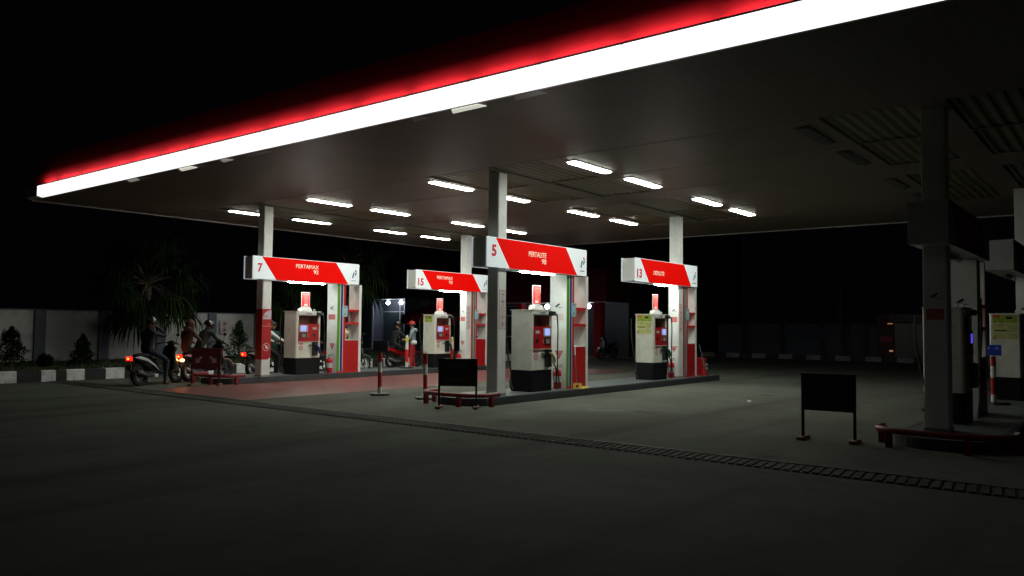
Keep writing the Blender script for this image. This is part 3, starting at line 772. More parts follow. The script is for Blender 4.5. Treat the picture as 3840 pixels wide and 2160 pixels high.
marker_post(18.2, 18.75, .154, 1.0, 'post with a yellow top beside the attendant in the red cap', None, True)
marker_post(19.95, 17.98 + .4, .154, .94, 'yellow topped post right of pump 15, by its column', None, True)
marker_post(17.7, 2.32, .154, .9, 'red and white post with a small blue plate at far right', 'blue')

def board(x0, y0, x1, y1, label, words=None, colr='board_black', frame='board_black', arrows=False, feet='brown_wood'):
    a = math.atan2(y1 - y0, x1 - x0); Lw = math.hypot(x1 - x0, y1 - y0)
    t = thing('notice_board', label, 'board', (x0, y0, 0), a, 'free standing boards on two legs')
    # local +x runs to the right as seen from the camera, face looks to -y
    m = MB(); m.box(-.02, Lw + .02, -.012, .012, .41, .91, colr); bd = m.build('panel', t)
    for xx in (0, Lw):
        m = MB(); m.box(xx - .018, xx + .018, -.02, .02, .04, .92, frame); m.build('leg', t)
        m = MB(); m.box(xx - .045, xx + .045, -.2, .2, 0, .045, feet); m.build('foot', t, bevel=.004)
    m = MB(); m.box(-.03, Lw + .03, -.022, .022, .905, .925, frame); m.build('top_rail', t)
    if words:
        for i, (s, wd) in enumerate(words): text(s, .12, 'board_text', 'lettering', bd, (Lw / 2, -.014, .77 - i * .24), '-y', width=wd, bold=.03)
    if arrows:
        m = MB()
        for cx, sg in ((Lw * .25, -1), (Lw * .75, 1)):
            P = [(-.06, .07), (-.01, .09), (.05, .0), (.09, .03), (.10, -.09), (-.02, -.07), (.02, -.04)]
            P = [(-.085, .05), (-.045, .09), (.035, .01), (.075, .05), (.085, -.085), (-.05, -.075), (-.005, -.03)]
            m.quad([(cx + sg * p[0], -.014, .64 + p[1]) for p in P], 'arrow_grey')
        m.build('arrow_symbol', bd, fix=False)
board(10.97, 10.42, 11.37, 9.85, 'black board with two faint lines of capitals, before the island of pump 5', [('DEXLITE', .38), ('PERTALITE', .5)])
board(11.45, 3.83, 11.51, 3.15, 'blank black board standing alone on the dark right forecourt')
board(10.67, 18.55, 11.15, 18.1, 'dark red board with two grey arrows in front of the scooters', None, 'board_maroon', 'board_maroon', True)

def rail(cx, cy, label, extra=True, dark=False):
    t = thing('guard_rail', label, 'guard rail', (cx, cy, 0), 0, 'red pipe guard rails round the island ends')
    # U-shaped low rail wrapping the nose of the island: open toward +x
    pts = [(.45, -.79, .225)]
    for i in range(13):
        a = -PI / 2 - i * PI / 12
        pts.append((.10 + .36 * math.cos(a), .79 * math.sin(a), .225))
    pts.append((.38, .79, .225))
    m = MB(); m.tube(pts, .04, 'rail_red', 12); m.build('pipe', t, smooth=True)
    for p in ((.22, -.79), (-.21, -.33), (-.13, .6), (.3, .79)):
        m = MB(); m.box(p[0] - .04, p[0] + .04, p[1] - .04, p[1] + .04, 0, .2, 'rail_red'); m.build('leg', t, bevel=.006)
    if extra:
        m = MB(); m.box(.12, .42, -.815, -.765, .262, .268, 'rail_white'); m.build('reflective_strip', t)
rail(11.55, 10.6, 'low red guard rail round the end of the pump 5 island')
rail(11.3, 18.72, 'low red guard rail round the end of the pump 7 island')
rail(11.55, 2.1, 'low dark guard rail round the end of the unlit right island')

# dustpan, mop stick, bucket, bins
t = thing('dustpan', 'yellow plastic dustpan lying by the cabinet of pump 5', 'dustpan', (15.1, 10.08, .154))
m = MB(); m.prism([(0, .0), (.14, .012), (.33, .03), (.34, .0)], 'xz', -.12, .12, 'yellow_plastic'); m.build('pan', t, bevel=.004)
m = MB(); m.quad([(.0, .11, .0), (.33, .11, .0), (.33, .12, .10), (.02, .12, .12)], 'yellow_plastic'); m.quad([(-.005, -.12, .0), (-.005, .12, .0), (.02, .12, .12), (.02, -.12, .12)], 'yellow_plastic'); m.build('pan_rim', t, fix=False)
t = thing('broom', 'thin broom with a white grip leaning on the cabinet of pump 5', 'broom', (15.12, 10.1, .154))
m = MB(); m.tube([(0, 0, .05), (.02, .07, .75)], .010, 'metal', 8); m.tube([(.02, .07, .75), (.025, .08, .93)], .016, 'white_plain', 8); m.build('handle', t)
m = MB(); m.box(-.02, .1, -.06, .02, 0, .08, 'stripe_red'); m.build('head', t)
t = thing('bucket', 'red sand bucket with white capitals beside the cabinet of pump 13', 'bucket', (22.0, 10.4, .154), 0)
m = MB(); m.lathe([(.19, 0), (.22, .44), (.235, .46), (.235, .5), (.21, .5), (.2, .46)], (0, 0, 0), 'red_paint', 24); bk = m.build('tub', t, smooth=True)
for s, z in (('TONG', .31), ('PASIR', .20)): text(s, .085, 'sticker_white_dim', 'lettering', bk, (.02, -.235, z), '-y', width=.2, bold=.03)
t = thing('broom', 'broom with a red and green brush leaning by the red bucket', 'broom', (21.85, 10.12, .154))
m = MB(); m.tube([(.0, 0, .12), (-.22, .08, .9)], .010, 'metal', 8); m.build('handle', t)
m = MB(); m.prism([(-.15, .25), (-.05, .2), (.05, .1), (.2, .02), (.12, 0), (-.1, .02)], 'xz', -.04, .04, 'sticker_red'); m.prism([(.02, .11), (.1, .07), (.17, .03), (.1, .02)], 'xz', -.05, -.04, 'stripe_green'); m.build('brush', t)
t = thing('rubbish_bin', 'dark grey rubbish bin with a lid at the end of the pump 13 island', 'bin', (22.32, 10.95, .154), 0)
m = MB(); m.prism([(-.22, -.2), (.0, -.24), (.22, -.2), (.24, .2), (-.24, .2)], 'xy', 0, .56, 'grey_bin'); m.build('bin_body', t, bevel=.02)
m = MB(); m.prism([(-.27, .56), (-.22, .62), (.0, .66), (.22, .62), (.27, .56)], 'xz', -.27, .24, 'grey_bin'); m.build('lid', t)
tag(MB().prism([(0, 0), (.08, .01), (.10, .035), (.03, .04)], 'xz', -.03, .05, 'paper').build('crumpled_paper', loc=(16.28, 6.56, .004)), 'small crumpled scrap of paper on the empty concrete at right', 'litter')
tag(MB().ell((0, 0, .05), (.12, .08, .06), 'leaf_dark', 8, 5).build('work_glove', loc=(21.2, 18.45, 1.10)), 'green work glove lying on the cabinet shelf of pump 15', 'glove')

# ------------------------------------------------------------------ left boundary: kerb, grass strip, wall, shrubs
m = MB(); xx = -6.0
segs = [(-6, 7.65, 'b'), (7.65, 8.08, 'w'), (8.08, 8.65, 'b'), (8.65, 9.0, 'w'), (9.0, 9.26, 'b'), (9.26, 9.72, 'w'), (9.72, 10.27, 'b'), (10.27, 10.78, 'w')]
xx = 10.78; k = 'b'
while xx < 30:
    segs.append((xx, xx + .52 + random.uniform(-.06, .06), k)); xx = segs[-1][1]; k = 'w' if k == 'b' else 'b'
pre = []; xx = 7.65; k = 'b'
while xx > -6:
    pre.append((xx - .5, xx, k)); xx -= .5; k = 'w' if k == 'b' else 'b'
segs = pre[::-1] + segs[1:]
for a, b, k in segs:
    m.prism([(22.2 + random.uniform(-.006, .006), 0), (22.42, 0), (22.42, .29), (22.24, .29), (22.21, .265)], 'yz', a + .004, b - .004, 'kerb_white' if k == 'w' else 'kerb_black')
struct('kerb', m)
m = MB(); m.quad([(-6, 22.42, .2), (33, 22.42, .2), (33, 28, .26), (-6, 28, .26)], 'soil'); struct('planting_bed', m)
m = MB(); rnd = random.Random(3)
for i in range(16000):
    x = rnd.uniform(5, 30); y = 22.45 + 5.4 * rnd.random() ** 1.2; h = rnd.uniform(.04, .11); a = rnd.uniform(0, PI); d = .012
    z = .2 + (y - 22.42) * .0107
    m.add([(x - d * math.cos(a), y - d * math.sin(a), z), (x + d * math.cos(a), y + d * math.sin(a), z), (x + rnd.uniform(-.04, .04), y + rnd.uniform(-.04, .04), z + h)], [(0, 1, 2)], 'grass')
tag(m.build('grass', fix=False), 'short grass on the strip behind the striped kerb', 'grass', kind='stuff')
t = thing('boundary_wall', 'long plain pale boundary wall with darker pilasters behind the striped kerb', 'wall', (10, 28, 0))
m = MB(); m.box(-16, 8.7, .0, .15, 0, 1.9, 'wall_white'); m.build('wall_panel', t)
m = MB(); m.box(8.71, 11.8, .02, .15, 0, 1.9, 'wall_shade_tone'); m.build('shaded_wall_panel', t)  # same wall carried on; its dimmer light is painted as a darker tone
m = MB(); m.box(-16, 11.8, -.02, .17, 1.9, 1.94, 'wall_blue'); m.build('coping', t)
for i in range(-6, 6):
    m = MB(); x = .62 + i * 2.02; m.box(x, x + .33, -.1, -.002, 0, 1.91, 'wall_blue'); m.build('pilaster', t)
t = thing('wall_sign', 'small pale prohibition notice with two circles hung on the boundary wall', 'sign', (17.15, 27.88, 1.15))
m = MB(); m.box(0, .33, -.015, .0, 0, .5, 'sticker_white_dim'); m.build('plate', t)
m = MB()
for cz in (.37, .14):
    for j in range(20):
        a = 2 * PI * j / 20; b = 2 * PI * (j + 1) / 20
        f = lambda rr, an: (.165 + rr * math.cos(an), -.018, cz + rr * math.sin(an))
        m.quad([f(.1, a), f(.1, b), f(.075, b), f(.075, a)], 'sticker_red')
    m.quad([(.12, -.018, cz - .05), (.2, -.018, cz - .04), (.22, -.018, cz + .04), (.13, -.018, cz + .03)], 'black_plastic')
m.build('symbols', t, fix=False)

def leafcloud(m, c, shape, n, size, k, rnd):
    for i in range(n):
        p = shape(rnd); s = size * rnd.uniform(.6, 1.3)
        d = Vector((rnd.gauss(0, 1), rnd.gauss(0, 1), rnd.gauss(0, .8) + .3)).normalized(); e = d.cross(Vector((rnd.gauss(0, 1), rnd.gauss(0, 1), rnd.gauss(0, 1)))).normalized()
        q = Vector(c) + Vector(p)
        m.add([q, q + d * s * .5 + e * s * .22, q + d * s, q + d * s * .5 - e * s * .22], [(0, 1, 2, 3)], k)
def shrub(x, y, h, r, label, seed, cone=True):
    rnd = random.Random(seed); t = thing('shrub', label, 'shrub', (x, y, .22), 0, 'shrubs on the grass strip')
    lobes = [(rnd.uniform(-.5, .5) * r, rnd.uniform(-.5, .5) * r, rnd.uniform(.15, .85) * h, rnd.uniform(.25, .45) * r) for _ in range(14)]
    def shp(q):
        if cone and q.random() < .6:
            z = q.random() ** 1.3; rr = r * (1 - z) ** .75 * (.75 + .35 * q.random()) * (1 + .25 * math.sin(z * 17 + seed))
            a = q.uniform(0, 2 * PI); return (rr * math.cos(a), rr * math.sin(a), .06 * h + z * h * .94)
        L_ = q.choice(lobes); f = 1 - .6 * (L_[2] / h) if cone else 1
        v = Vector((q.gauss(0, 1), q.gauss(0, 1), q.gauss(0, 1))).normalized() * L_[3] * q.random() ** .4
        return (L_[0] * f + v.x, L_[1] * f + v.y, max(.05, L_[2] + v.z * 1.2))
    m = MB(); leafcloud(m, (0, 0, 0), shp, 2600, .075, 'leaf_dark', rnd); m.build('foliage', t, fix=False)
    m = MB(); m.tube([(0, 0, 0), (.02, 0, h * .4), (0, .01, h * .8)], [.03, .022, .008], 'bark', 6)
    for i in range(5):
        a = i * 1.3; z = h * (.2 + .1 * i); m.tube([(0, 0, z), (r * .5 * math.cos(a), r * .5 * math.sin(a), z + .12)], [.012, .004], 'bark', 5)
    m.build('stem', t)
shrub(8.92, 25, 1.15, .48, 'tall dark conical shrub at the left edge of the photo', 1)
shrub(10.85, 25, .93, .34, 'dark conical shrub between two wall pilasters, right of the low bush', 2)
shrub(9.8, 25, .33, .3, 'low round bush between the two conical shrubs at left', 3, False)
shrub(16.3, 25.3, 1.4, .5, 'large dark shrub below the prohibition notice on the wall', 4)
shrub(18.6, 25.6, .9, .6, 'dark bush seen between pump 7 and its cabinet', 5, False)

def fan_palm(x, y, hz, r, label, seed, nl=26, droop=.5):
    rnd = random.Random(seed); t = thing('palm_tree', label, 'palm tree', (x, y, .2), 0, 'fan palms on the grass strip')
    m = MB(); path = [(.03 * math.sin(i), .03 * math.cos(i), hz * i / 8) for i in range(9)]
    m.tube(path, [.13 - .006 * i + (.02 if i % 2 else 0) for i in range(9)], 'bark', 10); m.build('trunk', t)
    m = MB()
    for i in range(nl):
        az = i * 2.399 + rnd.uniform(-.3, .3); el = rnd.uniform(-.75, 1.15); pl = r * rnd.uniform(.42, .62)
        dirv = Vector((math.cos(az) * math.cos(el), math.sin(az) * math.cos(el), math.sin(el)))
        base = Vector((0, 0, hz)); hub = base + dirv * pl + Vector((0, 0, -.12 * pl * math.cos(el)))
        m.tube([base, base + dirv * pl * .5 + Vector((0, 0, .05)), hub], [.018, .013, .009], 'bark', 5)
        side = dirv.cross(Vector((0, 0, 1))); side = side.normalized() if side.length > .05 else Vector((1, 0, 0))
        up = side.cross(dirv)
        nb = 26
        for k in range(nb):
            a = -1.9 + 3.8 * k / (nb - 1); ll = r * rnd.uniform(.42, .55) * (1 - .18 * abs(a) / 1.9)
            d = (dirv * math.cos(a) + side * math.sin(a) + up * rnd.uniform(-.12, .08)).normalized()
            w_ = up.cross(d).normalized() * .026
            p0 = hub; p1 = hub + d * ll * .55 - Vector((0, 0, .05 * r)); p2 = hub + d * ll * .85 - Vector((0, 0, droop * .35 * r * rnd.uniform(.5, 1.2))); p3 = hub + d * ll * .95 - Vector((0, 0, droop * .8 * r * rnd.uniform(.5, 1.2)))
            m.add([p0 - w_ * .5, p0 + w_ * .5, p1 + w_ * 1.3, p1 - w_ * 1.3, p2 + w_, p2 - w_, p3], [(0, 1, 2, 3), (3, 2, 4, 5), (5, 4, 6)], 'leaf_palm')
    m.build('fronds', t, fix=False)
fan_palm(13.2, 25.8, 2.6, 2.2, 'dark fan palm drooping over the boundary wall behind the scooters', 11, 34, .5)
fan_palm(21.0, 25.0, 3.6, 2.1, 'tall fan palm behind the gap between signs 7 and 15', 12, 34, .45)
fan_palm(19.2, 26.0, 2.2, 1.3, 'shorter fan palm behind the gap right of pump 7', 13, 18, .8)

# ------------------------------------------------------------------ station building
b = thing('station_building', 'dark station building with a red porch band and lit glass entrance', 'building', (35, 21, 0))
m = MB(); 
m.box(1.2, 16, 0, 15.3, 0, 9.5, 'build_wall'); m.box(0, 1.2, 9.0, 15.3, 3.2, 9.5, 'build_wall'); m.box(.9, 1.2, 9.0, 13.9, 0, 3.2, 'build_wall'); m.box(0, 1.2, 18.4, 19.0, 3.2, 9.5, 'build_wall'); m.box(0, 1.2, 18.4, 19.0, 0, 3.2, 'build_wall_lamplit'); m.box(0, 1.2, 13.9, 15.3, 0, 3.2, 'build_wall_lamplit'); m.box(1.2, 16, 15.3, 19, 0, 9.5, 'build_wall'); m.box(0, 1.2, 15.3, 18.4, 3.2, 9.5, 'build_wall')
m.build('wall', b)
for yv in (10.2, 12.0, 13.9, 15.3, 17.2, 18.9):
    m = MB(); m.box(-.06, 0, yv, yv + .1, 3.2, 9.5, 'build_line'); m.build('facade_rib', b)
m = MB(); m.box(-1.0, 1.2, 0, 8.5, 2.8, 4.5, 'build_red'); m.build('porch_roof', b)
m = MB(); m.box(-1.03, -1.0, 0, 8.5, 2.76, 2.8, 'frame_white'); m.box(-1.0, 1.2, 0, 8.5, 2.77, 2.795, 'frame_white'); m.build('porch_soffit', b)
for yv in (.35, 5.35):
    m = MB(); m.box(-.95, -.55, yv, yv + .42, 0, 2.76 if yv < 1 else 9, 'column_red'); m.build('porch_column', b)
for yv, xv in ((1.3, -.6), (3.9, -.6)):
    m = MB(); m.ell((xv, yv, 2.58), (.12, .12, .12), 'globe_on', 12, 8); m.tube([(xv, yv, 2.68), (xv, yv, 2.77)], .04, 'frame_white', 8); m.build('porch_lamp', b, smooth=True)
# windows under the porch
for y0 in (3.1, 6.2):
    m = MB(); m.box(1.12, 1.2, y0, y0 + 1.9, .9, 2.7, 'frame_white'); wf = m.build('window', b)
    m = MB(); m.box(1.09, 1.12, y0 + .06, y0 + .9, .96, 2.1, 'door_glass'); m.box(1.09, 1.12, y0 + .98, y0 + 1.84, .96, 2.1, 'door_glass'); m.box(1.09, 1.12, y0 + .06, y0 + 1.84, 2.16, 2.64, 'door_glass'); m.build('pane', wf)
# glazed entrance
e0, e1 = 15.45, 18.3
m = MB(); m.box(0, .06, e1 - .06, e1 + .08, 0, 3.2, 'frame_white'); m.box(1.0, 1.06, e0, e1, 2.36, 2.42, 'frame_white'); m.box(1.0, 1.06, e0, e0 + .06, 0, 3.18, 'frame_white')
m.box(1.0, 1.06, 16.75, 16.82, 0, 3.18, 'frame_white'); m.box(1.0, 1.06, 16.35, 16.4, 0, 3.18, 'frame_white'); m.box(0.0, 1.06, e0, e1, 3.17, 3.2, 'frame_white'); dfr = m.build('entrance_frame', b)
m = MB(); m.box(1.02, 1.04, e0 + .06, e1, 2.42, 3.17, 'frost'); m.box(1.02, 1.04, e0 + .06, e1, .05, 2.36, 'door_glass'); m.build('pane', dfr)
for yv in (16.1, 17.3):
    m = MB(); m.ell((.45, yv, 2.95), (.13, .13, .12), 'globe_on', 12, 8); m.build('entrance_lamp', b, smooth=True)
t = thing('umbrella', 'large dark red parasol open behind the attendant in the red cap', 'umbrella', (31.5, 30.5, 0), 0)
m = MB(); n = 8; R_ = 1.7; ap = (0, 0, 2.75)
rim = [(R_ * math.cos(2 * PI * i / n), R_ * math.sin(2 * PI * i / n), 2.05) for i in range(n)]
for i in range(n):
    a, c = rim[i], rim[(i + 1) % n]; m.quad([ap, a, c], 'umbrella_red'); m.quad([a, c, (c[0] * 1.0, c[1] * 1.0, 1.6), (a[0], a[1], 1.6)], 'umbrella_red')
m.build('cloth', t, fix=False)
m = MB(); m.tube([(0, 0, 0), (0, 0, 2.8)], .03, 'metal', 8); m.lathe([(.3, 0), (.28, .08)], (0, 0, 0), 'kerb_grey', 16); m.build('pole', t)

# ------------------------------------------------------------------ far right boundary
t = thing('boundary_wall', 'dim far boundary wall behind the dark right forecourt', 'wall', (45, -6, 0))
m = MB(); m.box(0, .2, 0, 26, 0, 1.8, 'far_wall'); m.build('wall_panel', t)
for i in range(12):
    m = MB(); m.box(-.08, -.002, i * 2.2, i * 2.2 + .3, 0, 1.86, 'build_wall'); m.build('pilaster', t)
m = MB(); yy = -2; k = 0
while yy < 20:
    m.prism([(40.6, 0), (40.8, 0), (40.8, .24), (40.63, .24)], 'xz', yy, yy + .7, 'far_kerb' if k % 2 else 'kerb_black'); yy += .7; k += 1
struct('kerb', m)
for (yv, z0, wd, hh, lb) in ((13.6, .95, 2.4, .6, 'long pale banner low on the far boundary wall'), (16.2, 1.1, .8, .45, 'small pale banner on the far wall by the pump 13 cabinet'), (11.9, 1.15, 1.1, .5, 'faint banner on the far wall beside the thin pole')):
    tag(MB().box(44.86, 44.88, yv, yv + wd, z0, z0 + hh, 'banner').build('banner'), lb, 'banner')
t = thing('utility_pole', 'thin tall pole standing before the far boundary wall', 'pole', (44.2, 12.75, 0))
m = MB(); m.tube([(0, 0, 0), (.02, 0, 4), (.05, 0, 7.2)], [.1, .085, .06], 'pole_grey', 10); m.build('mast', t)
t = thing('kiosk', 'small red kiosk with dark doors and a pale framed sign board', 'kiosk', (44, 8.6, 0))
m = MB(); m.box(0, 1.6, 0, 2.3, 0, 2.35, 'kiosk_red'); m.build('walls', t)
m = MB(); m.box(-.04, -.002, .1, 1.45, .15, 1.85, 'kiosk_dark'); m.box(-.06, -.04, .76, .79, .15, 1.85, 'build_line'); m.build('door', t)
m = MB(); m.box(-.05, -.002, .08, 1.7, 1.97, 2.28, 'build_line'); m.box(-.056, -.05, .11, 1.67, 2.0, 2.25, 'navy_sign'); sg = m.build('sign_board', t)
m = MB(); m.box(-.03, -.002, 1.5, 2.2, .2, 1.85, 'kiosk_red'); m.box(-.04, -.03, 1.55, 1.72, .42, .5, 'kiosk_lit'); m.box(-.04, -.03, 1.55, 1.8, 1.82, 1.86, 'kiosk_lit'); m.box(-.04, -.03, 1.55, 2.15, .9, 1.2, 'column_red'); m.build('poster_panel', t)
t = thing('guide_sign', 'faint white arrow sign in the darkness left of pump 13', 'sign', (34.5, 19.0, 0))
m = MB(); m.box(-.02, .0, -.7, .7, 1.25, 1.75, 'kiosk_dark'); m.tube([(.02, -.5, 0), (.02, -.5, 1.3)], .025, 'pole_grey', 6); m.tube([(.02, .5, 0), (.02, .5, 1.3)], .025, 'pole_grey', 6); m.build('panel', t)
m = MB(); m.quad([(-.024, .6, 1.5), (-.024, .42, 1.7), (-.024, .48, 1.5), (-.024, .42, 1.3)], 'sticker_white_dim'); m.box(-.024, -.022, -.45, .3, 1.57, 1.64, 'sticker_grey'); m.box(-.024, -.022, -.3, .22, 1.38, 1.45, 'sticker_grey'); m.build('arrow', t, fix=False)

# ------------------------------------------------------------------ scooters
def wheel(t, x, r, rim_k, w_=.05):
    m = MB(); pr = [(r - .075, -w_), (r - .02, -w_), (r, -w_ * .5), (r, w_ * .5), (r - .02, w_), (r - .075, w_), (r - .08, 0)]
    seg = 28; vs = []; n = len(pr)
    for j in range(seg):
        a = 2 * PI * j / seg
        for (q, h) in pr: vs.append((x + q * math.cos(a), h, r + q * math.sin(a)))
    fs = [(j * n + i, j * n + (i + 1) % n, ((j + 1) % seg) * n + (i + 1) % n, ((j + 1) % seg) * n + i) for j in range(seg) for i in range(n)]
    m.add(vs, fs, 'rubber'); wo = m.build('wheel', t, smooth=True)
    m = MB()
    for s in (-1, 1):
        m.tube([(x + (r - .085) * math.cos(a), s * .022, r + (r - .085) * math.sin(a)) for a in [i * 2 * PI / 24 for i in range(25)]], .013, rim_k, 6, cap=False)
    m.lathe([(.045, -.05), (.05, -.04), (.05, .04), (.045, .05)], (x, 0, r), rim_k, 12, 'y')
    for i in range(5):
        a = i * 2 * PI / 5; m.tube([(x, 0, r), (x + (r - .09) * math.cos(a), 0, r + (r - .09) * math.sin(a))], .014, rim_k, 6)
    m.lathe([(.075, .055), (.075, .06)], (x, 0, r), 'metal', 16, 'y'); m.build('rim', wo)
def scooter(loc, rz, label, accent, tail_lit=True, blink=False, cub=False, rim='steel_dark'):
    t = thing('motor_scooter', label, 'motor scooter', loc, rz, 'motor scooters at the pumps')
    WB = 1.24; r = .27
    wheel(t, 0, r, rim); wheel(t, WB, r, rim)
    def hull(prof, k, name, wmax, taper=.6, parent=t):
        # closed side profile given width, pinched toward its outline
        m = MB(); n = len(prof); cx = sum(p[0] for p in prof) / n; cz = sum(p[1] for p in prof) / n
        rings = []
        for wv, sc_ in ((-wmax, taper), (-wmax * .7, .9), (0, 1), (wmax * .7, .9), (wmax, taper)):
            rings.append([(cx + (p[0] - cx) * sc_, wv, cz + (p[1] - cz) * sc_) for p in prof])
        vs = [p for rg in rings for p in rg]; fs = [tuple(range(n)), tuple(range(5 * n - 1, 4 * n - 1, -1))]
        fs += [(i * n + j, (i + 1) * n + j, (i + 1) * n + (j + 1) % n, i * n + (j + 1) % n) for i in range(4) for j in range(n)]
        m.add(vs, fs, k); return m.build(name, parent, smooth=True)
    if not cub:
        hull([(-.32, .70), (-.22, .76), (.1, .72), (.45, .66), (.55, .45), (.62, .3), (.4, .27), (.2, .36), (-.05, .55)], 'scoot_black', 'rear_body', .13)
        for s in (-1, 1):
            m = MB(); P = [(-.30, .70), (-.12, .73), (.12, .66), (.34, .52), (.5, .36), (.30, .50), (.1, .60), (-.1, .66)]
            ya = s * .125; m.prism(P, 'xz', ya, ya + s * .018, accent); m.build('side_panel', t)
        hull([(-.2, .765), (.0, .80), (.25, .77), (.45, .76), (.6, .74), (.55, .69), (.2, .71), (-.15, .72)], 'cloth_black', 'seat', .12, .7)
        m = MB(); m.box(.5, .98, -.15, .15, .27, .31, 'scoot_black'); m.build('floorboard', t, bevel=.01)
        hull([(.92, .30), (1.0, .30), (1.02, .55), (.98, .80), (1.06, .95), (.98, 1.0), (.90, .80), (.93, .55)], 'scoot_black', 'leg_shield', .18, .8)
        hull([(1.0, .50), (1.14, .60), (1.10, .78), (1.03, .93), (.99, .85), (1.02, .65)], accent, 'front_cowl', .11, .7)
    else:
        hull([(-.35, .68), (-.2, .76), (.15, .70), (.5, .6), (.8, .45), (.9, .5), (.95, .42), (.6, .35), (.2, .5), (-.1, .6)], accent, 'rear_body', .10)
        hull([(-.25, .775), (.1, .80), (.4, .77), (.62, .70), (.3, .70), (-.1, .72)], 'cloth_black', 'seat', .12, .7)
        hull([(.35, .25), (.75, .25), (.75, .4), (.5, .45), (.35, .4)], 'steel_dark', 'engine', .11)
        hull([(.85, .45), (1.0, .35), (1.1, .6), (1.08, .85), (1.0, .95), (.92, .75)], accent, 'leg_shield', .16, .8)
    m = MB()
    for s in (-1, 1): m.tube([(1.04, s * .04, .85), (1.16, s * .07, .5), (WB, s * .075, r)], [.025, .022, .018], 'steel_dark', 8)
    m.build('fork', t, smooth=True)
    fend = [(WB + .31 * math.cos(a), r + .31 * math.sin(a)) for a in [i * PI / 10 for i in range(1, 9)]]
    fend += [(WB + .29 * math.cos(a), r + .29 * math.sin(a)) for a in [i * PI / 10 for i in range(8, 0, -1)]]
    m = MB(); m.prism(fend, 'xz', -.06, .06, accent); m.build('front_fender', t)
    rf = [(.31 * math.cos(a), r + .31 * math.sin(a)) for a in [i * PI / 10 for i in range(4, 10)]] + [(.29 * math.cos(a), r + .29 * math.sin(a)) for a in [i * PI / 10 for i in range(9, 3, -1)]]
    m = MB(); m.prism(rf, 'xz', -.06, .06, 'black_plastic'); m.box(-.36, -.33, -.08, .08, .40, .52, 'plate'); m.build('rear_fender', t)
    m = MB(); m.tube([(.90, -.34, 1.0), (.97, -.2, 1.04), (1.0, 0, 1.03), (.97, .2, 1.04), (.90, .34, 1.0)], .014, 'steel_dark', 8)
    for s in (-1, 1): m.tube([(.90, s * .34, 1.0), (.93, s * .24, 1.02)], .02, 'rubber', 8)
    m.ell((1.03, 0, 1.02), (.09, .12, .07), 'scoot_black', 12, 8); m.build('handlebar', t, smooth=True)
    for s in (-1, 1):
        m = MB(); m.tube([(.95, s * .22, 1.03), (.93, s * .27, 1.2)], .007, 'steel_dark', 6); m.ell((.93, s * .29, 1.24), (.015, .06, .04), 'black_plastic', 10, 6); m.build('mirror', t)
    m = MB(); m.ell((1.10, 0, .99), (.03, .07, .045), 'lens_clear', 12, 6); m.build('headlight', t, smooth=True)
    m = MB(); m.box(-.37, -.31, -.075, .075, .62, .72, 'tail_on' if tail_lit else 'lens_red')
    if tail_lit: m.box(-.375, -.37, -.03, .03, .65, .69, 'tail_core')
    m.build('tail_light', t, bevel=.008)
    if blink:
        m = MB()
        m.ell((-.36, -.12, .58), (.06, .05, .035), 'blinker_on', 10, 6); m.ell((-.36, .12, .58), (.06, .05, .035), 'blinker_on', 10, 6); m.build('indicator', t)
    m = MB(); m.tube([(.35, -.12, .25), (.1, -.15, .24), (-.25, -.16, .36)], [.02, .045, .05], 'scoot_silver' if accent != 'scoot_white' else 'steel_dark', 10); m.build('exhaust', t, smooth=True)
    m = MB(); m.tube([(.35, .1, .27), (.38, .2, .03)], .01, 'steel_dark', 6); m.box(.0, .4, -.1, .1, .2, .34, 'steel_dark'); m.build('engine_block', t)
    return t

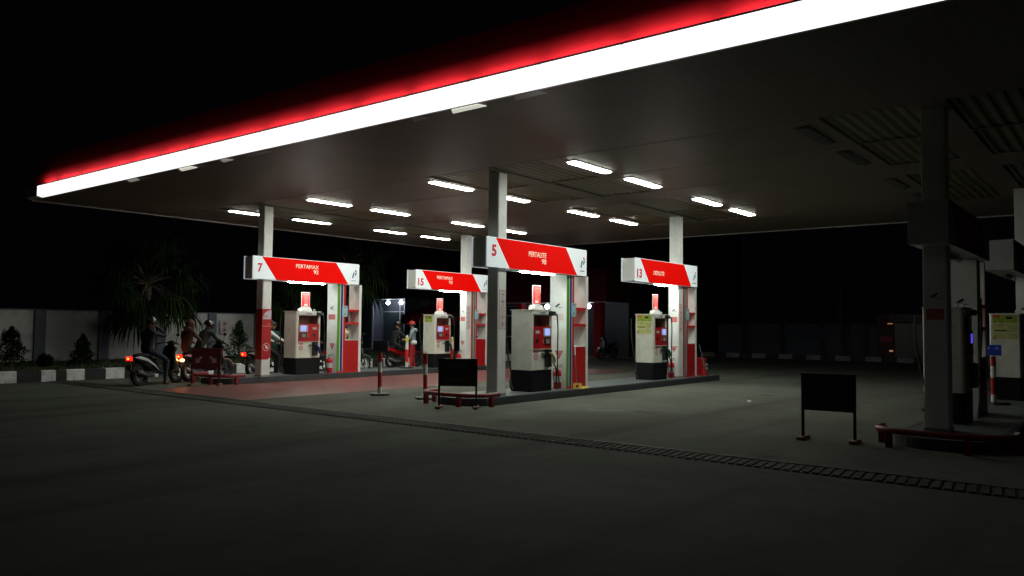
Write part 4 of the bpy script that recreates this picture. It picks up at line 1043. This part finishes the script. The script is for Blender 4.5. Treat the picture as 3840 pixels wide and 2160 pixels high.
# ------------------------------------------------------------------ people
def person(loc, rz, label, J, mats, head=None, group='riders and attendants at the pumps', seatr=1.0):
    t = thing('person', label, 'person', loc, rz, group)
    V_, E_, R_, K_ = [], [], [], []
    def v(p, r): V_.append(Vector(p)); R_.append(r if isinstance(r, tuple) else (r, r)); return len(V_) - 1
    def e(a, b, k): E_.append((a, b)); K_.append(k)
    g = lambda k: Vector(J[k])
    P, N, Hd = g('pelvis'), g('neck'), g('head')
    ch = P.lerp(N, .72); be = P.lerp(N, .38)
    i0 = v(P, (.14, .115)); i1 = v(be, (.135, .11)); i2 = v(ch, (.15, .12)); i3 = v(N, .06)
    e(i0, i1, 'shirt'); e(i1, i2, 'shirt'); e(i2, i3, 'shirt')
    up = (Hd - N).normalized(); fwd = Vector(J.get('face', (1, 0, 0))).normalized()
    h0 = v(N + up * .07, .052); h1 = v(Hd - up * .04 + fwd * .01, .08); h2 = v(Hd + up * .04, .098); h3 = v(Hd + up * .10, .07)
    e(i3, h0, 'skin'); e(h0, h1, 'skin'); e(h1, h2, 'skin'); e(h2, h3, 'skin')
    ns = v(Hd + fwd * .115 - up * .01, .016); e(h1, ns, 'skin')
    sd = up.cross(fwd).normalized()
    for s in (1, -1):
        ea = v(Hd + sd * s * .1, .018); e(h2, ea, 'skin')
    for s, q in ((1, 'l'), (-1, 'r')):
        sh = v(g(q + 'sh'), .068); el = v(g(q + 'el'), .048); wr = v(g(q + 'ha'), .03)
        e(i2, sh, 'shirt'); m1 = v(g(q + 'sh').lerp(g(q + 'el'), .5), .055); e(sh, m1, 'shirt'); e(m1, el, 'shirt')
        m2 = v(g(q + 'el').lerp(g(q + 'ha'), .55), .043); e(el, m2, J.get('fore', 'shirt')); e(m2, wr, J.get('fore', 'shirt'))
        d = (g(q + 'ha') - g(q + 'el')).normalized(); sp = d.cross(Vector((0, 0, 1))).normalized(); dn = d.cross(sp)
        pa = v(g(q + 'ha') + d * .055, (.036, .02)); e(wr, pa, 'skin')
        if dn.z > 0: dn = -dn
        for k in range(4):
            off = sp * (k - 1.5) * .019; ln = (.07, .08, .075, .06)[k]
            f1 = v(g(q + 'ha') + d * .095 + off, .0095); f2 = v(g(q + 'ha') + d * (.095 + ln * .5) + off + dn * .02, .009); f3 = v(g(q + 'ha') + d * (.085 + ln * .7) + off + dn * .048, .008)
            e(pa, f1, 'skin'); e(f1, f2, 'skin'); e(f2, f3, 'skin')
        th = v(g(q + 'ha') + d * .05 + sp * s * .042 + dn * .012, .0105); t2 = v(g(q + 'ha') + d * .085 + sp * s * .052 + dn * .03, .009); e(pa, th, 'skin'); e(th, t2, 'skin')
        hp = v(P + sd * 0 + Vector(J.get('hipdir', (0, 1, 0))) * s * .09 + Vector((0, 0, -.03)), .095); kn = v(g(q + 'kn'), .062); an = v(g(q + 'an'), .042)
        mt = v((P + Vector((0, s * .09, 0))).lerp(g(q + 'kn'), .5), .08); mc = v(g(q + 'kn').lerp(g(q + 'an'), .4), .056)
        e(i0, hp, 'pants'); e(hp, mt, 'pants'); e(mt, kn, 'pants'); e(kn, mc, 'pants'); e(mc, an, 'pants')
        td = Vector(J.get('toe', (1, 0, 0))).normalized()
        hl = v(g(q + 'an') + Vector((0, 0, -.05)) - td * .03, .036); to = v(g(q + 'an') + Vector((0, 0, -.055)) + td * .15, .033)
        e(an, hl, 'shoe'); e(hl, to, 'shoe')
    me = D.meshes.new('body'); me.from_pydata([tuple(p) for p in V_], E_, [])
    bm = bmesh.new(); bm.from_mesh(me); ly = bm.verts.layers.skin.verify(); bm.verts.ensure_lookup_table()
    for i, bv in enumerate(bm.verts): bv[ly].radius = R_[i]; bv[ly].use_root = (i == 0)
    bm.to_mesh(me); bm.free()
    o = D.objects.new('body', me); C.objects.link(o)
    md = o.modifiers.new('skin', 'SKIN'); md.use_smooth_shade = True; ms = o.modifiers.new('sub', 'SUBSURF'); ms.levels = 1; ms.render_levels = 1
    bpy.context.view_layer.update()
    nm = D.meshes.new_from_object(o.evaluated_get(bpy.context.evaluated_depsgraph_get()))
    o.modifiers.clear(); o.data = nm; nm.name = 'body'
    ks = ['shirt', 'pants', 'skin', 'shoe']; nm.materials.clear()
    for k in ks: nm.materials.append(M[mats[k]])
    A = np.array([V_[a] for a, _ in E_]); B = np.array([V_[b_] for _, b_ in E_]); AB = B - A; L2 = (AB ** 2).sum(1)
    rad = np.array([(R_[a][0] + R_[b_][0]) / 2 for a, b_ in E_])
    for p in nm.polygons:
        c = np.array(p.center); s = np.clip(((c - A) * AB).sum(1) / L2, 0, 1); dd = np.linalg.norm(A + AB * s[:, None] - c, axis=1) - rad
        p.material_index = ks.index(K_[int(dd.argmin())]); p.use_smooth = True
    o.parent = t
    m = MB()
    for s in (1, -1): m.ell(Hd + fwd * .093 + sd * s * .032 + up * .012, (.011, .011, .008), 'eye', 8, 5)
    m.ell(Hd + fwd * .088 - up * .058, (.012, .022, .006), 'sticker_pink', 8, 5)
    m.build('face_features', t)
    Rm = Matrix((fwd, sd, up)).transposed().to_4x4(); Rm.translation = Hd
    m = MB(); m.T = Rm
    if head in ('helmet', 'helmet_grey'):
        k = 'helmet_black' if head == 'helmet' else 'helmet_grey'
        m.ell((-.01, 0, .035), (.145, .135, .135), k, 20, 12, -.35, 1.0); m.box(.09, .17, -.085, .085, .055, .065, k); m.build('helmet', t, smooth=True)
        m = MB(); m.T = Rm
        m.ell((.02, 0, .02), (.138, .125, .10), 'lens_clear' if False else 'helmet_black', 16, 6, -.5, .5); m.build('visor', t, smooth=True)
    elif head == 'cap':
        m.ell((-.005, 0, .04), (.115, .108, .105), 'cap_red', 18, 8, .0, 1.0); m.prism([(.06, -.08), (.16, -.06), (.20, 0), (.16, .06), (.06, .08)], 'xy', .042, .054, 'cap_red'); m.build('cap', t, smooth=True)
        m = MB(); m.T = Rm; m.ell((-.02, 0, .0), (.10, .103, .09), 'hair', 14, 8, -.7, .6); m.build('hair', t, smooth=True)
    elif head == 'scarf':
        m.ell((-.015, 0, .01), (.12, .115, .13), 'cloth_orange', 16, 10); m.ell((-.02, 0, -.13), (.13, .14, .09), 'cloth_orange', 16, 8); m.build('headscarf', t, smooth=True)
    else:
        m.ell((-.015, 0, .03), (.108, .104, .108), 'hair', 16, 9, -.25, 1.0); m.build('hair', t, smooth=True)
    return t
def ride_pose(lean=.12, hands='bar', foot='board', headz=0, face=(1, 0, -.1), px=.22):
    J = dict(pelvis=(px, 0, .88), neck=(px + lean, 0, 1.36), head=(px + lean + .05, 0, 1.53 + headz), face=face,
             lsh=(px + lean - .02, .19, 1.28), rsh=(px + lean - .02, -.19, 1.28), lkn=(px + .47, .20, .74), rkn=(px + .47, -.20, .74),
             lan=(px + .45, .17, .38), ran=(px + .45, -.17, .38))
    if foot == 'ground': J.update(lkn=(px + .42, .27, .62), rkn=(px + .40, -.27, .60), lan=(px + .28, .36, .10), ran=(px + .25, -.34, .10))
    if hands == 'bar': J.update(lel=(px + .32, .30, 1.12), rel=(px + .32, -.30, 1.12), lha=(px + .58, .30, 1.02), rha=(px + .58, -.30, 1.02))
    if hands == 'helmet': J.update(lel=(px + lean + .30, .24, 1.22), rel=(px + lean + .32, -.24, 1.20), lha=(px + lean + .15, .14, 1.43), rha=(px + lean + .17, -.14, 1.41))
    return J
mt = lambda a, b, c='skin_dark': dict(shirt=a, pants=b, skin=c, shoe='shoe')

# scooter line on the far side of island B
scooter((9.72, 19.27, 0), .33, 'black scooter with white side sweeps and lit tail light, leftmost in the queue', 'scoot_white')
person((9.72, 19.27, 0), .33, 'rider in dark clothes raising both hands to a black helmet', ride_pose(.05, 'helmet', 'ground', face=(1, 0, -.3)), mt('cloth_navy', 'cloth_jeans'), 'helmet')
scooter((11.27, 19.72, 0), .24, 'pinkish scooter with glowing orange indicators behind the dark red board', 'scoot_pink', True, True)
person((11.27, 19.72, 0), .24, 'driver in olive jacket leaning forward behind the dark red board', ride_pose(.28, 'bar', 'ground', -.06, (1, 0, -.4), .3), mt('cloth_olive', 'cloth_black'), 'helmet')
pj = ride_pose(.05, 'bar', 'board', -.02, (.6, .8, 0), -.12)
pj.update(lel=(.1, .24, 1.1), rel=(.1, -.24, 1.1), lha=(.25, .14, 1.02), rha=(.25, -.14, 1.02), lkn=(.25, .24, .72), rkn=(.25, -.24, .72), lan=(.2, .24, .4), ran=(.2, -.24, .4))
person((11.27, 19.72, 0), .24, 'passenger in brownish orange clothes and headscarf behind the olive driver', pj, mt('cloth_orange', 'cloth_black'), 'scarf')
scooter((13.42, 20.05, 0), .02, 'dark scooter with lit tail light half hidden by the column with the red banner', 'scoot_silver')
person((13.42, 20.05, 0), .02, 'rider in a white shirt half hidden by the column with the red banner', ride_pose(.18, 'bar', 'ground', 0, (1, 0, -.1), .28), mt('cloth_white', 'cloth_black'), 'plain')
stand = dict(pelvis=(0, 0, .86), neck=(.01, 0, 1.32), head=(.03, 0, 1.47), face=(1, -.3, -.1), lsh=(0, .19, 1.25), rsh=(0, -.19, 1.25), lel=(.06, .25, 1.0), rel=(.08, -.25, 1.0), lha=(.24, .14, .96), rha=(.26, -.1, .98), lkn=(.03, .1, .46), rkn=(.03, -.1, .46), lan=(0, .11, .09), ran=(0, -.11, .09))
person((14.9, 21.3, 0), -1.7, 'standing person in a dark green shirt behind the white shirted rider', stand, mt('cloth_green', 'cloth_black', 'skin'), 'plain')
scooter((15.15, 20.75, 0), 0, 'dark scooter mostly hidden behind pump 7', 'scoot_silver', False)
person((15.15, 20.75, 0), 0, 'white sleeved rider reaching forward behind pump 7', ride_pose(.2, 'bar', 'ground', 0, (1, 0, 0), .3), mt('cloth_white', 'cloth_khaki', 'skin'), 'plain')
scooter((16.12, 19.85, 0), 0, 'scooter whose front wheel shows right of the pump 7 cabinet', 'scoot_silver', False, rim='metal')
person((16.12, 19.85, 0), 0, 'rider in a cream shirt seen through the cabinet shelves', ride_pose(.34, 'bar', 'ground', -.10, (1, 0, -.3), .12), mt('cloth_cream', 'cloth_black', 'skin'), 'plain')
# motorcycle at pump 15
scooter((19.75, 21.15, 0), .02, 'red motorcycle beside the attendant in the red cap', 'scoot_red', False, False, True)
pj = ride_pose(.16, 'bar', 'ground', 0, (1, -.4, -.5), .1)
pj.update(rel=(.45, -.3, 1.05), rha=(.62, -.42, 1.08), lel=(.42, .2, 1.03), lha=(.6, -.1, 1.03))
person((19.75, 21.15, 0), -.05, 'rider in a black jacket and helmet facing the attendant in the red cap', pj, mt('cloth_black', 'cloth_black', 'skin'), 'helmet')
att = dict(pelvis=(0, 0, .88), neck=(.0, 0, 1.38), head=(.02, 0, 1.55), face=(1, .1, -.1), lsh=(0, .20, 1.31), rsh=(0, -.20, 1.31), lel=(.05, .25, 1.05), rel=(.06, -.25, 1.05), lha=(.26, .2, 1.02), rha=(.27, -.14, 1.04), lkn=(.03, .11, .47), rkn=(.0, -.12, .47), lan=(.02, .13, .09), ran=(-.05, -.14, .09))
a_ = person((20.12, 20.45, 0), 2.2, 'attendant in a red cap, grey hooded top and red trousers', att, mt('cloth_grey', 'cloth_red', 'skin'), 'cap')
m = MB(); m.ell((-.06, .14, .92), (.13, .07, .085), 'cloth_white', 12, 8); m.build('waist_bag', a_, smooth=True)
m = MB(); m.lathe([(.155, .86), (.16, .93), (.155, 1.0)], (0, 0, 0), 'cloth_black', 18); m.build('belt', a_)
m = MB(); m.ell((-.09, 0, 1.35), (.09, .12, .08), 'cloth_grey', 12, 7); m.build('hood', a_, smooth=True)
# parked scooter in the back
scooter((33.6, 20.3, 0), PI, 'unattended dark scooter parked near the red porch column', 'scoot_silver', False)
